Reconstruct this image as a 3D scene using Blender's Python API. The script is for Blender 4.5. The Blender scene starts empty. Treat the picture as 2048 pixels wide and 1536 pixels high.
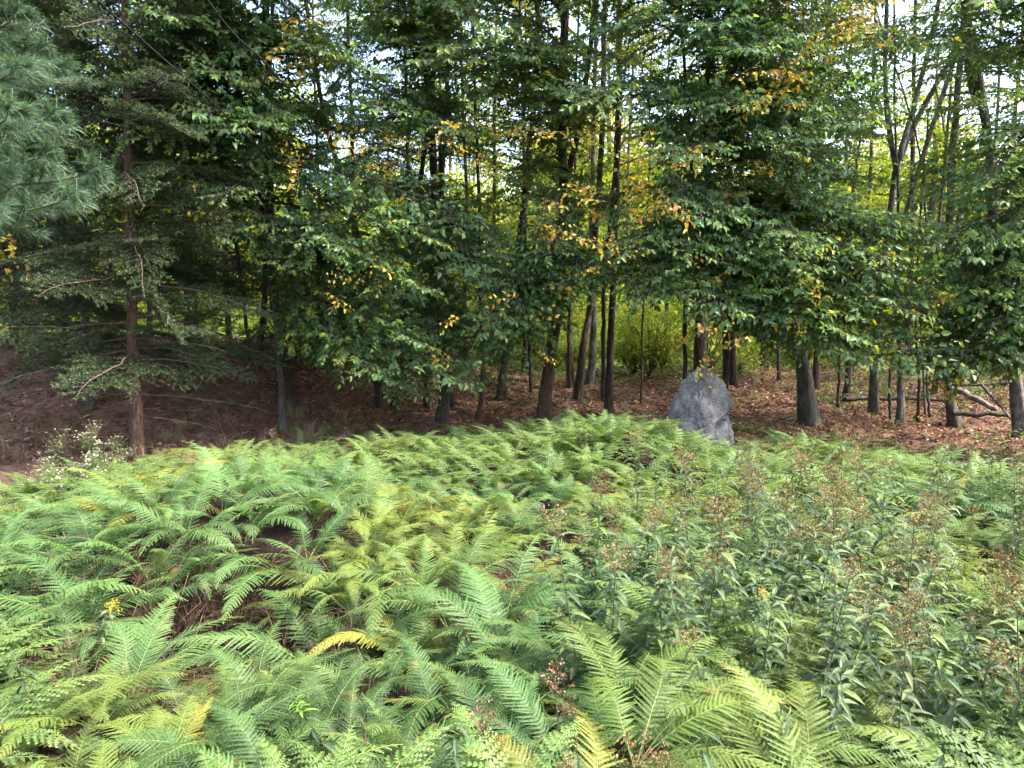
import bpy, math, random
import numpy as np
from mathutils import Vector, Matrix, Euler, noise as mnoise

random.seed(7)
RNG = np.random.default_rng(7)
scene = bpy.context.scene
COL = scene.collection
R = math.radians

# ------------------------------------------------------------------ camera
CAM_H = 1.72
PITCH = 4.5
F = 1479.0                       # focal length in photo pixels (2048 wide)
cam_d = bpy.data.cameras.new('camera')
cam = bpy.data.objects.new('camera', cam_d); COL.objects.link(cam)
cam_d.sensor_width = 36.0
cam_d.lens = 36.0 * F / 2048.0
cam_d.clip_start = 0.05; cam_d.clip_end = 2000
cam.location = (0, 0, CAM_H)
cam.rotation_euler = (R(90 - PITCH), 0, 0)
scene.camera = cam

# ------------------------------------------------------------------ sky, sun, exposure
SUN = Vector((0.76, -0.10, 1.12)).normalized()
elev = math.asin(SUN.z); azim = math.atan2(SUN.x, SUN.y)
world = bpy.data.worlds.new('World'); scene.world = world; world.use_nodes = True
nt = world.node_tree; nt.nodes.clear()
sky = nt.nodes.new('ShaderNodeTexSky'); sky.sky_type = 'NISHITA'; sky.sun_disc = False
sky.sun_elevation = elev; sky.sun_rotation = azim
sky.air_density = 1.0; sky.dust_density = 4.0; sky.ozone_density = 1.0
bg = nt.nodes.new('ShaderNodeBackground'); bg.inputs['Strength'].default_value = 0.15
wo = nt.nodes.new('ShaderNodeOutputWorld')
nt.links.new(sky.outputs[0], bg.inputs[0]); nt.links.new(bg.outputs[0], wo.inputs[0])
sd = bpy.data.lights.new('sun', 'SUN'); sd.energy = 2.0; sd.angle = R(0.9); sd.color = (1.0, 0.95, 0.86)
so = bpy.data.objects.new('sun', sd); COL.objects.link(so); so.location = SUN * 60
so.rotation_euler = SUN.to_track_quat('Z', 'Y').to_euler()
vs = scene.view_settings
vs.view_transform = 'Standard'; vs.look = 'None'; vs.gamma = 1.0; vs.use_curve_mapping = False
vs.exposure = 2.85
cy = scene.cycles
cy.max_bounces = 8; cy.diffuse_bounces = 5; cy.glossy_bounces = 2; cy.transmission_bounces = 5
cy.transparent_max_bounces = 4; cy.caustics_reflective = False; cy.caustics_refractive = False
cy.use_adaptive_sampling = True; cy.adaptive_threshold = 0.02
cy.use_denoising = True

# ------------------------------------------------------------------ pixel <-> place
_cp, _sp = math.cos(R(PITCH)), math.sin(R(PITCH))
def ray(px, py):
    u = (px - 1024) / F; v = (768 - py) / F
    return Vector((u, _cp + v * _sp, -_sp + v * _cp))      # direction, not unit; y ~ depth
def at(px, py, y):
    d = ray(px, py); k = y / d.y
    return Vector((d.x * k, y, CAM_H + d.z * k))
def project(p):
    x, y, z = p[0], p[1], p[2] - CAM_H
    zc = y * _cp - z * _sp; vc = y * _sp + z * _cp
    if zc < 0.05: return (-9999, -9999)
    return (1024 + F * x / zc, 768 - F * vc / zc)

def sm(a, b, v):
    t = np.clip((np.asarray(v, float) - a) / (b - a), 0, 1); return t * t * (3 - 2 * t)
HOLL = [(-1.42, 3.25, .38, .5), (-.95, 3.1, .22, .3), (.28, 4.1, .2, .5), (-.15, 3.1, .12, .35), (1.0, 1.85, .26, .4)]
def H(x, y):
    x = np.asarray(x, float); y = np.asarray(y, float)
    A = np.interp(x, [-9, -4, -1, 1, 3, 6, 9], [1.35, 1.3, 1.0, .52, .55, .62, .62])
    st = np.interp(x, [-5, -2.5, 0, 8], [8.1, 9.2, 9.6, 10.2])
    wob = .35 * np.sin(x * 1.7 + .4) + .2 * np.sin(x * 4.1)
    h = A * sm(0, 1, (y - st + wob) / np.interp(x, [-5, -2, 3], [3.0, 4.6, 6.5]))
    B = np.interp(x, [-12, -4, 0, 4, 14], [1.3, 1.0, 1.6, 1.9, 1.7])
    h = h + B * sm(15, 36, y) + np.maximum(0, y - 36) * .025
    h = h + .05 * np.sin(x * 1.3 + 1) * np.sin(y * 1.1) + .035 * np.sin(x * 3.1 + y * 2.3) + .02 * np.sin(x * 7 - y * 5.3)
    for hx, hy, hr, hd in HOLL:
        h = h - hd * np.exp(-((x - hx) ** 2 + (y - hy) ** 2) / (hr * hr))
    h = h + .27 * sm(-.5, 1.6, y) * sm(9.6, 8.6, y + .25 * np.abs(x + .5) - .9) 
    h = h + .34 * np.exp(-((x + 1.75) ** 2 + (y - 4.6) ** 2) / .8) - .10 * np.exp(-((x - 2.3) / .5) ** 2 - ((y - 7.9) / .7) ** 2) + .19 * np.exp(-((x - 1.0) / 1.3) ** 2 - ((y - 7.5) / 1.1) ** 2) - .16 * sm(2.9, 5.2, x) * sm(4.5, 7, y) * sm(10, 8.6, y) - .10 * sm(-2.6, -4.4, x) * sm(4.5, 6.5, y) * sm(9.5, 8, y)
    h = h - .06 * sm(3, -2, y)
    return h
def gz(x, y): return float(H(x, y))
def ground_hit(px, py, ymin=1.0):
    d = ray(px, py); prev = None
    y = ymin
    while y < 90:
        k = y / d.y; z = CAM_H + d.z * k
        if z < gz(d.x * k, y): return Vector((d.x * k, y, gz(d.x * k, y)))
        y += .04
    return at(px, py, 60)

# ------------------------------------------------------------------ object helpers
def tag(o, label=None, cat=None, group=None, kind=None):
    if label: o['label'] = label
    if cat: o['category'] = cat
    if group: o['group'] = group
    if kind: o['kind'] = kind
    return o
def empty(name, loc, rz=0, s=1):
    o = bpy.data.objects.new(name, None); COL.objects.link(o)
    o.location = loc; o.rotation_euler = (0, 0, rz); o.scale = (s, s, s); o.empty_display_size = .1
    return o
def put(name, mesh, parent=None, loc=(0, 0, 0), rot=(0, 0, 0), s=1, mat=None, link=True):
    o = bpy.data.objects.new(name, mesh)
    if link: COL.objects.link(o)
    o.parent = parent
    if mat is not None: o.matrix_local = mat
    else:
        o.location = loc; o.rotation_euler = rot; o.scale = (s, s, s) if not hasattr(s, '__len__') else s
    return o

class MB:
    """collects vertices and quads/tris with a per-vertex tint and a material index"""
    def __init__(s): s.v = []; s.t = []; s.f3 = []; s.f4 = []; s.m3 = []; s.m4 = []; s.n = 0
    def add(s, V, tris=None, quads=None, tint=0.5, mat=0):
        V = np.asarray(V, float).reshape(-1, 3); n = len(V)
        s.v.append(V); s.t.append(np.broadcast_to(np.asarray(tint, float), (n,)).copy())
        if tris is not None and len(tris):
            tr = np.asarray(tris, int).reshape(-1, 3) + s.n; s.f3.append(tr); s.m3.append(np.full(len(tr), mat))
        if quads is not None and len(quads):
            q = np.asarray(quads, int).reshape(-1, 4) + s.n; s.f4.append(q); s.m4.append(np.full(len(q), mat))
        s.n += n
    def mesh(s, name, mats, smooth=False):
        V = np.concatenate(s.v); T = np.concatenate(s.t)
        f3 = np.concatenate(s.f3) if s.f3 else np.zeros((0, 3), int)
        f4 = np.concatenate(s.f4) if s.f4 else np.zeros((0, 4), int)
        m = bpy.data.meshes.new(name)
        m.vertices.add(len(V)); m.vertices.foreach_set('co', V.astype(np.float32).ravel())
        loops = np.concatenate([f3.ravel(), f4.ravel()]).astype(np.int32)
        starts = np.concatenate([np.arange(len(f3)) * 3, len(f3) * 3 + np.arange(len(f4)) * 4]).astype(np.int32)
        m.loops.add(len(loops)); m.loops.foreach_set('vertex_index', loops)
        m.polygons.add(len(starts)); m.polygons.foreach_set('loop_start', starts)
        mi = np.concatenate(([np.concatenate(s.m3)] if s.m3 else []) + ([np.concatenate(s.m4)] if s.m4 else [])).astype(np.int32)
        for mm in mats: m.materials.append(mm)
        m.polygons.foreach_set('material_index', mi)
        m.polygons.foreach_set('use_smooth', np.full(len(starts), smooth))
        a = m.attributes.new('tint', 'FLOAT', 'POINT'); a.data.foreach_set('value', T.astype(np.float32))
        m.update(calc_edges=True)
        return m

def catmull(P, n):
    P = np.asarray(P, float)
    if len(P) == 2: return P[0] + (P[1] - P[0]) * np.linspace(0, 1, n)[:, None]
    Q = np.vstack([2 * P[0] - P[1], P, 2 * P[-1] - P[-2]])
    t = np.linspace(0, len(P) - 1 - 1e-6, n); i = t.astype(int); u = (t - i)[:, None]
    p0, p1, p2, p3 = Q[i], Q[i + 1], Q[i + 2], Q[i + 3]
    return .5 * (2 * p1 + (p2 - p0) * u + (2 * p0 - 5 * p1 + 4 * p2 - p3) * u ** 2 + (3 * p1 - p0 - 3 * p2 + p3) * u ** 3)
def tube(mb, P, r, sides=8, wob=0.0, tint=.5, mat=0, cap=True, flare=0):
    P = np.asarray(P, float); n = len(P); r = np.broadcast_to(np.asarray(r, float), (n,)).copy()
    T = np.gradient(P, axis=0); T /= np.linalg.norm(T, axis=1)[:, None] + 1e-9
    ref = np.array([0, 1, 0.13]) if abs(T[0][1]) < .9 else np.array([1, 0, 0.1])
    N = np.cross(T, ref); N /= np.linalg.norm(N, axis=1)[:, None] + 1e-9
    B = np.cross(T, N)
    a = np.linspace(0, 2 * np.pi, sides, endpoint=False)
    rr = r[:, None] * (1 + wob * RNG.normal(size=(n, sides)) * .5 + wob * RNG.normal(size=(1, sides)) * .6)
    if flare:
        k = np.exp(-np.arange(n) / (n * .035 + .5))[:, None]
        rr = rr * (1 + flare * k * (1 + .6 * np.cos(a * 4 + RNG.random() * 6)[None, :]))
    V = P[:, None, :] + rr[..., None] * (np.cos(a)[None, :, None] * N[:, None, :] + np.sin(a)[None, :, None] * B[:, None, :])
    i = np.arange(n - 1)[:, None] * sides; j = np.arange(sides)[None, :]; j2 = (j + 1) % sides
    q = np.stack([i + j, i + j2, i + sides + j2, i + sides + j], -1).reshape(-1, 4)
    V = V.reshape(-1, 3); tr = []
    if cap:
        V = np.vstack([V, P[-1] + T[-1] * r[-1] * .5]); c = len(V) - 1; b = (n - 1) * sides
        tr = [(b + k, b + (k + 1) % sides, c) for k in range(sides)]
    mb.add(V, tr, q, tint, mat)

# ------------------------------------------------------------------ materials
def newmat(name):
    m = bpy.data.materials.new(name); m.use_nodes = True; t = m.node_tree; t.nodes.clear()
    return m, t, t.nodes.new, t.links.new
def ramp(t, fac, stops, interp='LINEAR'):
    r = t.nodes.new('ShaderNodeValToRGB'); r.color_ramp.interpolation = interp
    e = r.color_ramp.elements
    while len(e) < len(stops): e.new(.5)
    for k, (p, c) in enumerate(stops): e[k].position = p; e[k].color = (*c, 1)
    if fac is not None: t.links.new(fac, r.inputs[0])
    return r.outputs[0]
def mth(t, op, a, b=None, c=None):
    n = t.nodes.new('ShaderNodeMath'); n.operation = op
    for k, v in enumerate((a, b, c)):
        if v is None: continue
        if hasattr(v, 'links'): t.links.new(v, n.inputs[k])
        else: n.inputs[k].default_value = v
    return n.outputs[0]
def noise_(t, vec, scale, detail=3, rough=.55):
    n = t.nodes.new('ShaderNodeTexNoise'); n.inputs['Scale'].default_value = scale
    n.inputs['Detail'].default_value = detail; n.inputs['Roughness'].default_value = rough
    if vec is not None: t.links.new(vec, n.inputs['Vector'])
    return n.outputs[0]

def leafmat(name, stops, transl=.35, rough=.45, spec=.35, patch=.0, hue=.03, val=.35, patchscale=.6, tr_col=(1.35, 1.25, .5), trunc=None):
    """leaf: tint attribute -> colour, each copy and each patch of the wood a little different; part of the light passes through"""
    m, t, N, L = newmat(name)
    at_ = N('ShaderNodeAttribute'); at_.attribute_name = 'tint'
    oi = N('ShaderNodeObjectInfo'); geo = N('ShaderNodeNewGeometry')
    f = at_.outputs['Fac']
    nz = noise_(t, geo.outputs['Position'], patchscale, 2)
    if patch: f = mth(t, 'ADD', f, mth(t, 'MULTIPLY', mth(t, 'SUBTRACT', nz, .5), patch))
    f = mth(t, 'ADD', f, mth(t, 'MULTIPLY', mth(t, 'SUBTRACT', oi.outputs['Random'], .5), .35))
    c = ramp(t, f, stops)
    hs = N('ShaderNodeHueSaturation'); L(c, hs.inputs['Color'])
    L(mth(t, 'ADD', .5 - hue / 2, mth(t, 'MULTIPLY', oi.outputs['Random'], hue)), hs.inputs['Hue'])
    w = N('ShaderNodeTexWhiteNoise'); w.noise_dimensions = '1D'; L(mth(t, 'MULTIPLY', oi.outputs['Random'], 917.), w.inputs['W'])
    L(mth(t, 'ADD', 1 - val / 2, mth(t, 'MULTIPLY', w.outputs['Value'], val)), hs.inputs['Value'])
    mul = N('ShaderNodeMix'); mul.data_type = 'RGBA'; mul.blend_type = 'MULTIPLY'; mul.inputs[0].default_value = 1
    L(hs.outputs[0], mul.inputs[6]); L(oi.outputs['Color'], mul.inputs[7])
    col = mul.outputs[2]
    if trunc:      # browned tips and patches
        bn = noise_(t, geo.outputs['Position'], 7.5, 3, .6); bm_ = N('ShaderNodeMapRange'); L(bn, bm_.inputs[0]); bm_.inputs[1].default_value = .64; bm_.inputs[2].default_value = .74
        bx = N('ShaderNodeMix'); bx.data_type = 'RGBA'; L(mth(t, 'MULTIPLY', bm_.outputs[0], .75), bx.inputs[0]); L(col, bx.inputs[6]); bx.inputs[7].default_value = (*trunc, 1); col = bx.outputs[2]
    p = N('ShaderNodeBsdfPrincipled'); L(col, p.inputs['Base Color']); p.inputs['Roughness'].default_value = rough
    p.inputs['Specular IOR Level'].default_value = spec
    tl = N('ShaderNodeBsdfTranslucent')
    mt = N('ShaderNodeMix'); mt.data_type = 'RGBA'; mt.blend_type = 'MULTIPLY'; mt.inputs[0].default_value = 1
    L(col, mt.inputs[6]); mt.inputs[7].default_value = (*tr_col, 1); L(mt.outputs[2], tl.inputs[0])
    mx = N('ShaderNodeMixShader'); mx.inputs[0].default_value = transl
    L(p.outputs[0], mx.inputs[1]); L(tl.outputs[0], mx.inputs[2])
    o = N('ShaderNodeOutputMaterial'); L(mx.outputs[0], o.inputs[0])
    return m

def barkmat(name, dark, light, lich, scale=1.0, lich_amt=.45):
    m, t, N, L = newmat(name)
    tc = N('ShaderNodeTexCoord'); mp = N('ShaderNodeMapping'); L(tc.outputs['Object'], mp.inputs[0])
    mp.inputs['Scale'].default_value = (14 * scale, 14 * scale, 2.6 * scale)
    n1 = noise_(t, mp.outputs[0], 2.2, 6, .65); n2 = noise_(t, tc.outputs['Object'], 5 * scale, 4, .6)
    c = ramp(t, n1, [(.32, dark), (.68, light)])
    lm = ramp(t, n2, [(lich_amt, (0, 0, 0)), (lich_amt + .16, (1, 1, 1))])
    mx = N('ShaderNodeMix'); mx.data_type = 'RGBA'; L(c, mx.inputs[6]); mx.inputs[7].default_value = (*lich, 1); L(mth(t, 'MULTIPLY', lm, .55), mx.inputs[0])
    p = N('ShaderNodeBsdfPrincipled'); L(mx.outputs[2], p.inputs['Base Color']); p.inputs['Roughness'].default_value = .9
    p.inputs['Specular IOR Level'].default_value = .2
    b = N('ShaderNodeBump'); b.inputs['Strength'].default_value = 1.0; b.inputs['Distance'].default_value = .045
    L(n1, b.inputs['Height']); L(b.outputs[0], p.inputs['Normal'])
    o = N('ShaderNodeOutputMaterial'); L(p.outputs[0], o.inputs[0])
    return m
def plainmat(name, stops, scale=20, rough=.85, bump=0, spec=.3, objcol=False):
    m, t, N, L = newmat(name)
    tc = N('ShaderNodeTexCoord'); n = noise_(t, tc.outputs['Object'], scale, 5, .6)
    c = ramp(t, n, stops)
    if objcol:
        oi = N('ShaderNodeObjectInfo'); mul = N('ShaderNodeMix'); mul.data_type = 'RGBA'; mul.blend_type = 'MULTIPLY'; mul.inputs[0].default_value = 1
        L(c, mul.inputs[6]); L(oi.outputs['Color'], mul.inputs[7]); c = mul.outputs[2]
    p = N('ShaderNodeBsdfPrincipled'); L(c, p.inputs['Base Color']); p.inputs['Roughness'].default_value = rough
    p.inputs['Specular IOR Level'].default_value = spec
    if bump:
        b = N('ShaderNodeBump'); b.inputs['Strength'].default_value = bump; b.inputs['Distance'].default_value = .02
        L(n, b.inputs['Height']); L(b.outputs[0], p.inputs['Normal'])
    o = N('ShaderNodeOutputMaterial'); L(p.outputs[0], o.inputs[0])
    return m

M = {}
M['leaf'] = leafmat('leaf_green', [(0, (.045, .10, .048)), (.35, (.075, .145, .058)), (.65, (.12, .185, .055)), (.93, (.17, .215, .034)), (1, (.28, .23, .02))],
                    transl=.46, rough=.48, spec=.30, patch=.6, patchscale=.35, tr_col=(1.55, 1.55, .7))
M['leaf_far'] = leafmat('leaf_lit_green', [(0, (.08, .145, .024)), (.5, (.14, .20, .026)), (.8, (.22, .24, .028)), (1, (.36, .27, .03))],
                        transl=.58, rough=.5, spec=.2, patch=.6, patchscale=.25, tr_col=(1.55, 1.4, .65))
M['leaf_gold'] = leafmat('leaf_gold', [(0, (.15, .20, .03)), (.35, (.34, .30, .03)), (.75, (.46, .30, .035)), (1, (.42, .17, .05))], transl=.4, rough=.5, spec=.3, tr_col=(1.2, 1.0, .6))
M['needle'] = leafmat('spruce_needle', [(0, (.022, .042, .018)), (.6, (.045, .075, .028)), (1, (.095, .125, .04))], transl=.15, rough=.5, spec=.3)
M['pine'] = leafmat('pine_needle', [(0, (.040, .082, .050)), (.6, (.072, .130, .078)), (1, (.13, .20, .11))], transl=.25, rough=.45, spec=.35)
M['fern'] = leafmat('fern_green', [(0, (.028, .060, .021)), (.4, (.066, .122, .032)), (.75, (.122, .182, .044)), (1, (.195, .215, .05))],
                    transl=.35, rough=.5, spec=.3, patch=.55, hue=.03, val=.3, patchscale=.9, tr_col=(1.2, 1.2, .6), trunc=(.25, .17, .06))
M['stalk'] = plainmat('fern_stalk', [(.3, (.12, .15, .04)), (.7, (.20, .20, .07))])
M['deadfern'] = leafmat('dead_fern', [(0, (.10, .05, .025)), (1, (.26, .15, .07))], transl=.2, spec=.2)
M['rod_leaf'] = leafmat('goldenrod_leaf', [(0, (.035, .062, .028)), (.6, (.065, .102, .045)), (1, (.125, .17, .05))], transl=.28, rough=.55, spec=.25, patch=.3)
M['rod_tip'] = leafmat('goldenrod_young_leaf', [(0, (.16, .28, .03)), (1, (.24, .36, .05))], transl=.35, rough=.45)
M['seed'] = leafmat('seed_head', [(0, (.085, .060, .022)), (.5, (.155, .105, .042)), (.85, (.21, .13, .06)), (1, (.27, .16, .09))], transl=.15, spec=.15)
M['rodyellow'] = leafmat('goldenrod_bloom', [(0, (.45, .34, .02)), (1, (.6, .45, .04))], transl=.2)
M['petal'] = leafmat('white_petal', [(0, (.36, .33, .25)), (1, (.62, .61, .55))], transl=.3, val=.1)
M['weedstem'] = plainmat('weed_stem', [(.3, (.07, .06, .03)), (.7, (.12, .13, .05))])
M['rust'] = leafmat('rust_bract', [(0, (.14, .055, .035)), (1, (.25, .12, .08))], transl=.15)
M['litter'] = leafmat('fallen_leaf', [(0, (.08, .038, .024)), (.4, (.19, .09, .058)), (.75, (.33, .18, .12)), (.95, (.50, .36, .27)), (1, (.50, .34, .08))], transl=.1, rough=.6, spec=.35, hue=.0, val=.0)
M['twig'] = plainmat('bare_twig', [(.3, (.045, .032, .024)), (.7, (.10, .075, .055))])
M['dry'] = leafmat('dry_grass', [(0, (.11, .07, .04)), (1, (.27, .20, .12))], transl=.15, rough=.6)
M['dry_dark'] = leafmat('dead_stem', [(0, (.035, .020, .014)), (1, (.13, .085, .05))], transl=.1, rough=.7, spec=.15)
M['grass'] = leafmat('clearing_grass', [(0, (.10, .17, .02)), (.6, (.17, .23, .03)), (1, (.30, .32, .06))], transl=.4, patch=.5, patchscale=.3)
M['herb'] = leafmat('low_herb', [(0, (.045, .09, .02)), (.6, (.085, .14, .025)), (1, (.19, .22, .03))], transl=.35, patch=.4, patchscale=.5)
M['bark_dark'] = barkmat('bark_dark', (.024, .019, .015), (.085, .066, .052), (.13, .13, .11), 1, .56)
M['bark_brown'] = barkmat('bark_brown', (.035, .024, .017), (.12, .085, .06), (.14, .12, .10), 1, .6)
M['bark_grey'] = barkmat('bark_grey', (.04, .037, .03), (.12, .11, .095), (.20, .21, .18), .8, .50)
M['bark_pale'] = barkmat('bark_lichened', (.05, .042, .035), (.13, .115, .10), (.27, .26, .23), 1.3, .46)
M['bark_red'] = barkmat('bark_reddish', (.045, .027, .019), (.14, .088, .06), (.19, .14, .11), 1.2, .58)
M['cable'] = plainmat('black_rubber', [(.3, (.008, .008, .009)), (.7, (.012, .012, .012))], rough=.5)

# ------------------------------------------------------------------ the ground
def axis(a, b, dense0, dense1, fine, coarse):
    out = [a]
    while out[-1] < b:
        v = out[-1]; out.append(v + (fine if dense0 <= v <= dense1 else coarse))
    return np.array(out)
gx = axis(-260, 260, -14, 14, .14, 7.0); gy = axis(-60, 400, -2, 26, .14, 6.0)
GX, GY = np.meshgrid(gx, gy)
GZ = H(GX, GY)
near = (np.abs(GX) < 14) & (GY > 7) & (GY < 26)
GZ = GZ + near * RNG.normal(0, .012, GZ.shape)
nx = len(gx); idx = np.arange(len(gy) - 1)[:, None] * nx + np.arange(nx - 1)[None, :]
q = np.stack([idx, idx + 1, idx + nx + 1, idx + nx], -1).reshape(-1, 4)
g = MB(); g.add(np.stack([GX, GY, GZ], -1).reshape(-1, 3), quads=q)
gm, t, N, L = newmat('forest_floor')
geo = N('ShaderNodeNewGeometry'); sep = N('ShaderNodeSeparateXYZ'); L(geo.outputs['Position'], sep.inputs[0])
nA = noise_(t, geo.outputs['Position'], 9, 6, .65); nB = noise_(t, geo.outputs['Position'], .7, 3)
nC = noise_(t, geo.outputs['Position'], 40, 4, .7)
soil = ramp(t, nA, [(.3, (.06, .031, .020)), (.55, (.145, .075, .048)), (.75, (.25, .14, .095))])
moss = ramp(t, nC, [(.3, (.06, .10, .015)), (.7, (.16, .21, .03))])
far = mth(t, 'ADD', sep.outputs['Y'], mth(t, 'MULTIPLY', mth(t, 'SUBTRACT', nB, .5), 9))
bed_shade = N('ShaderNodeMapRange'); L(sep.outputs['Y'], bed_shade.inputs[0]); bed_shade.inputs[1].default_value = 8.2; bed_shade.inputs[2].default_value = 7.4  # shade under the fern bed painted into the soil colour
hx = N('ShaderNodeMix'); hx.data_type = 'RGBA'; L(bed_shade.outputs[0], hx.inputs[0]); L(soil, hx.inputs[6]); hx.inputs[7].default_value = (.022, .014, .010, 1); soil = hx.outputs[2]
bk_ = N('ShaderNodeMapRange'); L(sep.outputs['X'], bk_.inputs[0]); bk_.inputs[1].default_value = -3.2; bk_.inputs[2].default_value = -5.0
bx_ = N('ShaderNodeMix'); bx_.data_type = 'RGBA'; L(mth(t, 'MULTIPLY', bk_.outputs[0], nA), bx_.inputs[0]); L(soil, bx_.inputs[6]); bx_.inputs[7].default_value = (.30, .165, .115, 1); soil = bx_.outputs[2]
mr = N('ShaderNodeMapRange'); L(far, mr.inputs[0]); mr.inputs[1].default_value = 15.5; mr.inputs[2].default_value = 19
gp_ = N('ShaderNodeMapRange'); L(noise_(t, geo.outputs['Position'], 1.6, 4), gp_.inputs[0]); gp_.inputs[1].default_value = .56; gp_.inputs[2].default_value = .68
gx_ = N('ShaderNodeMix'); gx_.data_type = 'RGBA'; L(mth(t, 'MULTIPLY', gp_.outputs[0], .5), gx_.inputs[0]); L(soil, gx_.inputs[6]); gx_.inputs[7].default_value = (.075, .085, .03, 1); soil = gx_.outputs[2]
mx = N('ShaderNodeMix'); mx.data_type = 'RGBA'; L(mr.outputs[0], mx.inputs[0]); L(soil, mx.inputs[6]); L(moss, mx.inputs[7])
p = N('ShaderNodeBsdfPrincipled'); L(mx.outputs[2], p.inputs['Base Color']); p.inputs['Roughness'].default_value = .95
p.inputs['Specular IOR Level'].default_value = .15
b = N('ShaderNodeBump'); b.inputs['Strength'].default_value = .9; b.inputs['Distance'].default_value = .04
L(nC, b.inputs['Height']); L(b.outputs[0], p.inputs['Normal'])
o = N('ShaderNodeOutputMaterial'); L(p.outputs[0], o.inputs[0])
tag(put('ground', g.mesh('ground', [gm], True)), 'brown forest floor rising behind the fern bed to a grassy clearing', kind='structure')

# ------------------------------------------------------------------ leaf, twig and branch shapes
def leaves(mb, pos, dirs, ups, length, width, tint, mat=0, fold=.18, droop=.15):
    """many folded leaves at once: six points each, four triangles"""
    pos = np.asarray(pos, float); n = len(pos)
    d = dirs / (np.linalg.norm(dirs, axis=1)[:, None] + 1e-9)
    s = np.cross(d, ups); s /= np.linalg.norm(s, axis=1)[:, None] + 1e-9
    u = np.cross(s, d)
    l = np.broadcast_to(length, (n,))[:, None]; w = np.broadcast_to(width, (n,))[:, None] * .5
    base = pos; mid = pos + d * l * .5 - u * l * .02
    tip = pos + d * l - u * l * droop
    lf = pos + d * l * .38 + s * w + u * w * fold * 2; rt = pos + d * l * .38 - s * w + u * w * fold * 2
    V = np.stack([base, lf, rt, mid, tip], 1).reshape(-1, 3)
    k = np.arange(n)[:, None, None] * 5
    tr = (np.array([[0, 3, 1], [0, 2, 3], [1, 3, 4], [3, 2, 4]])[None] + k).reshape(-1, 3)
    mb.add(V, tr, tint=np.repeat(np.broadcast_to(tint, (n,)), 5), mat=mat)

def ovate(mb, pos, dirs, ups, length, width, tint, mat=0, fold=.18, droop=.15):
    """leaves with a rounded ovate blade: eight points, eight triangles"""
    pos = np.asarray(pos, float); n = len(pos)
    d = dirs / (np.linalg.norm(dirs, axis=1)[:, None] + 1e-9)
    s = np.cross(d, ups); s /= np.linalg.norm(s, axis=1)[:, None] + 1e-9
    u = np.cross(s, d); l = np.broadcast_to(length, (n,))[:, None]; w = np.broadcast_to(width, (n,))[:, None] * .5
    base = pos; m1 = pos + d * l * .30; m2 = pos + d * l * .66 - u * l * droop * .4; tip = pos + d * l - u * l * droop
    V = np.stack([base, m1, m2, tip, m1 - d * l * .06 + s * w + u * w * fold * 2, m1 - d * l * .06 - s * w + u * w * fold * 2, m2 + s * w * .72 + u * w * fold, m2 - s * w * .72 + u * w * fold], 1).reshape(-1, 3)
    k = np.arange(n)[:, None, None] * 8
    tr = (np.array([[0, 1, 4], [0, 5, 1], [1, 2, 6], [1, 6, 4], [1, 7, 2], [1, 5, 7], [2, 3, 6], [2, 7, 3]])[None] + k).reshape(-1, 3)
    mb.add(V, tr, tint=np.repeat(np.broadcast_to(tint, (n,)), 8), mat=mat)

def limb_mesh(Lm, seed, r0=.016, leaf=.078, sparse=1.0, flat=.25, arch=.25):
    """a leafy limb along +X: returns (bark mesh builder, leaf mesh builder)"""
    rg = np.random.default_rng(seed); B = MB(); Fo = MB()
    n = 12; t_ = np.linspace(0, 1, n)
    z = arch * Lm * (t_ * .9 - t_ ** 2 * 1.05) + rg.normal(0, .012, n).cumsum() * .4
    yy = rg.normal(0, .02, n).cumsum() * Lm * .5
    P = np.stack([t_ * Lm, yy, z], -1)
    tube(B, P, r0 * (1 - t_ * .85), 5)
    axisP = lambda u: np.array([np.interp(u, t_, P[:, k]) for k in range(3)])
    nt_ = int(Lm / .072)
    POS, DIR, UP, TN = [], [], [], []
    for k in range(nt_ + 1):
        u = .14 + .86 * k / nt_
        side = 1 if k % 2 else -1
        last = k == nt_
        tl = (.16 + .55 * Lm * .35 * math.sin(math.pi * min(1, (u * .8 + .12)))) * rg.uniform(.7, 1.25)
        a = side * R(rg.uniform(38, 62)) if not last else 0
        d0 = np.array([math.cos(a), math.sin(a), rg.normal(0, flat)]); d0 /= np.linalg.norm(d0)
        p0 = axisP(u); m = 5; s_ = np.linspace(0, 1, m)
        bend = np.array([.25 * math.cos(a), -.25 * math.sin(a), rg.uniform(-.45, .05)])
        Q = p0 + tl * (s_[:, None] * d0 + (s_ ** 2)[:, None] * bend * .5)
        tube(B, Q, .0045 * (1 - s_ * .7), 3, cap=False)
        nl = max(3, int(tl / .027 * sparse))
        for j in range(nl):
            v = .1 + .9 * j / (nl - 1); sd = 1 if j % 2 else -1
            q_ = np.array([np.interp(v, s_, Q[:, c]) for c in range(3)])
            ang = math.atan2(d0[1], d0[0]) + (sd * R(rg.uniform(30, 75)) if j < nl - 1 else 0)
            POS.append(q_); DIR.append((math.cos(ang), math.sin(ang), rg.normal(-.38, .36)))
            UP.append((rg.normal(.1, .5), rg.normal(0, .5), 1)); TN.append(rg.beta(2, 2.4) if rg.random() > .02 else 1.15)
    POS = np.array(POS); DIR = np.array(DIR); UP = np.array(UP); n = len(POS)
    ovate(Fo, POS, DIR, UP, leaf * rg.uniform(.45, 1.35, n), leaf * .62 * rg.uniform(.5, 1.25, n), np.array(TN), fold=.22, droop=.18)
    return B, Fo
LIMBS = []      # (length, bark mesh, leaf mesh, gold leaf mesh)
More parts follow.
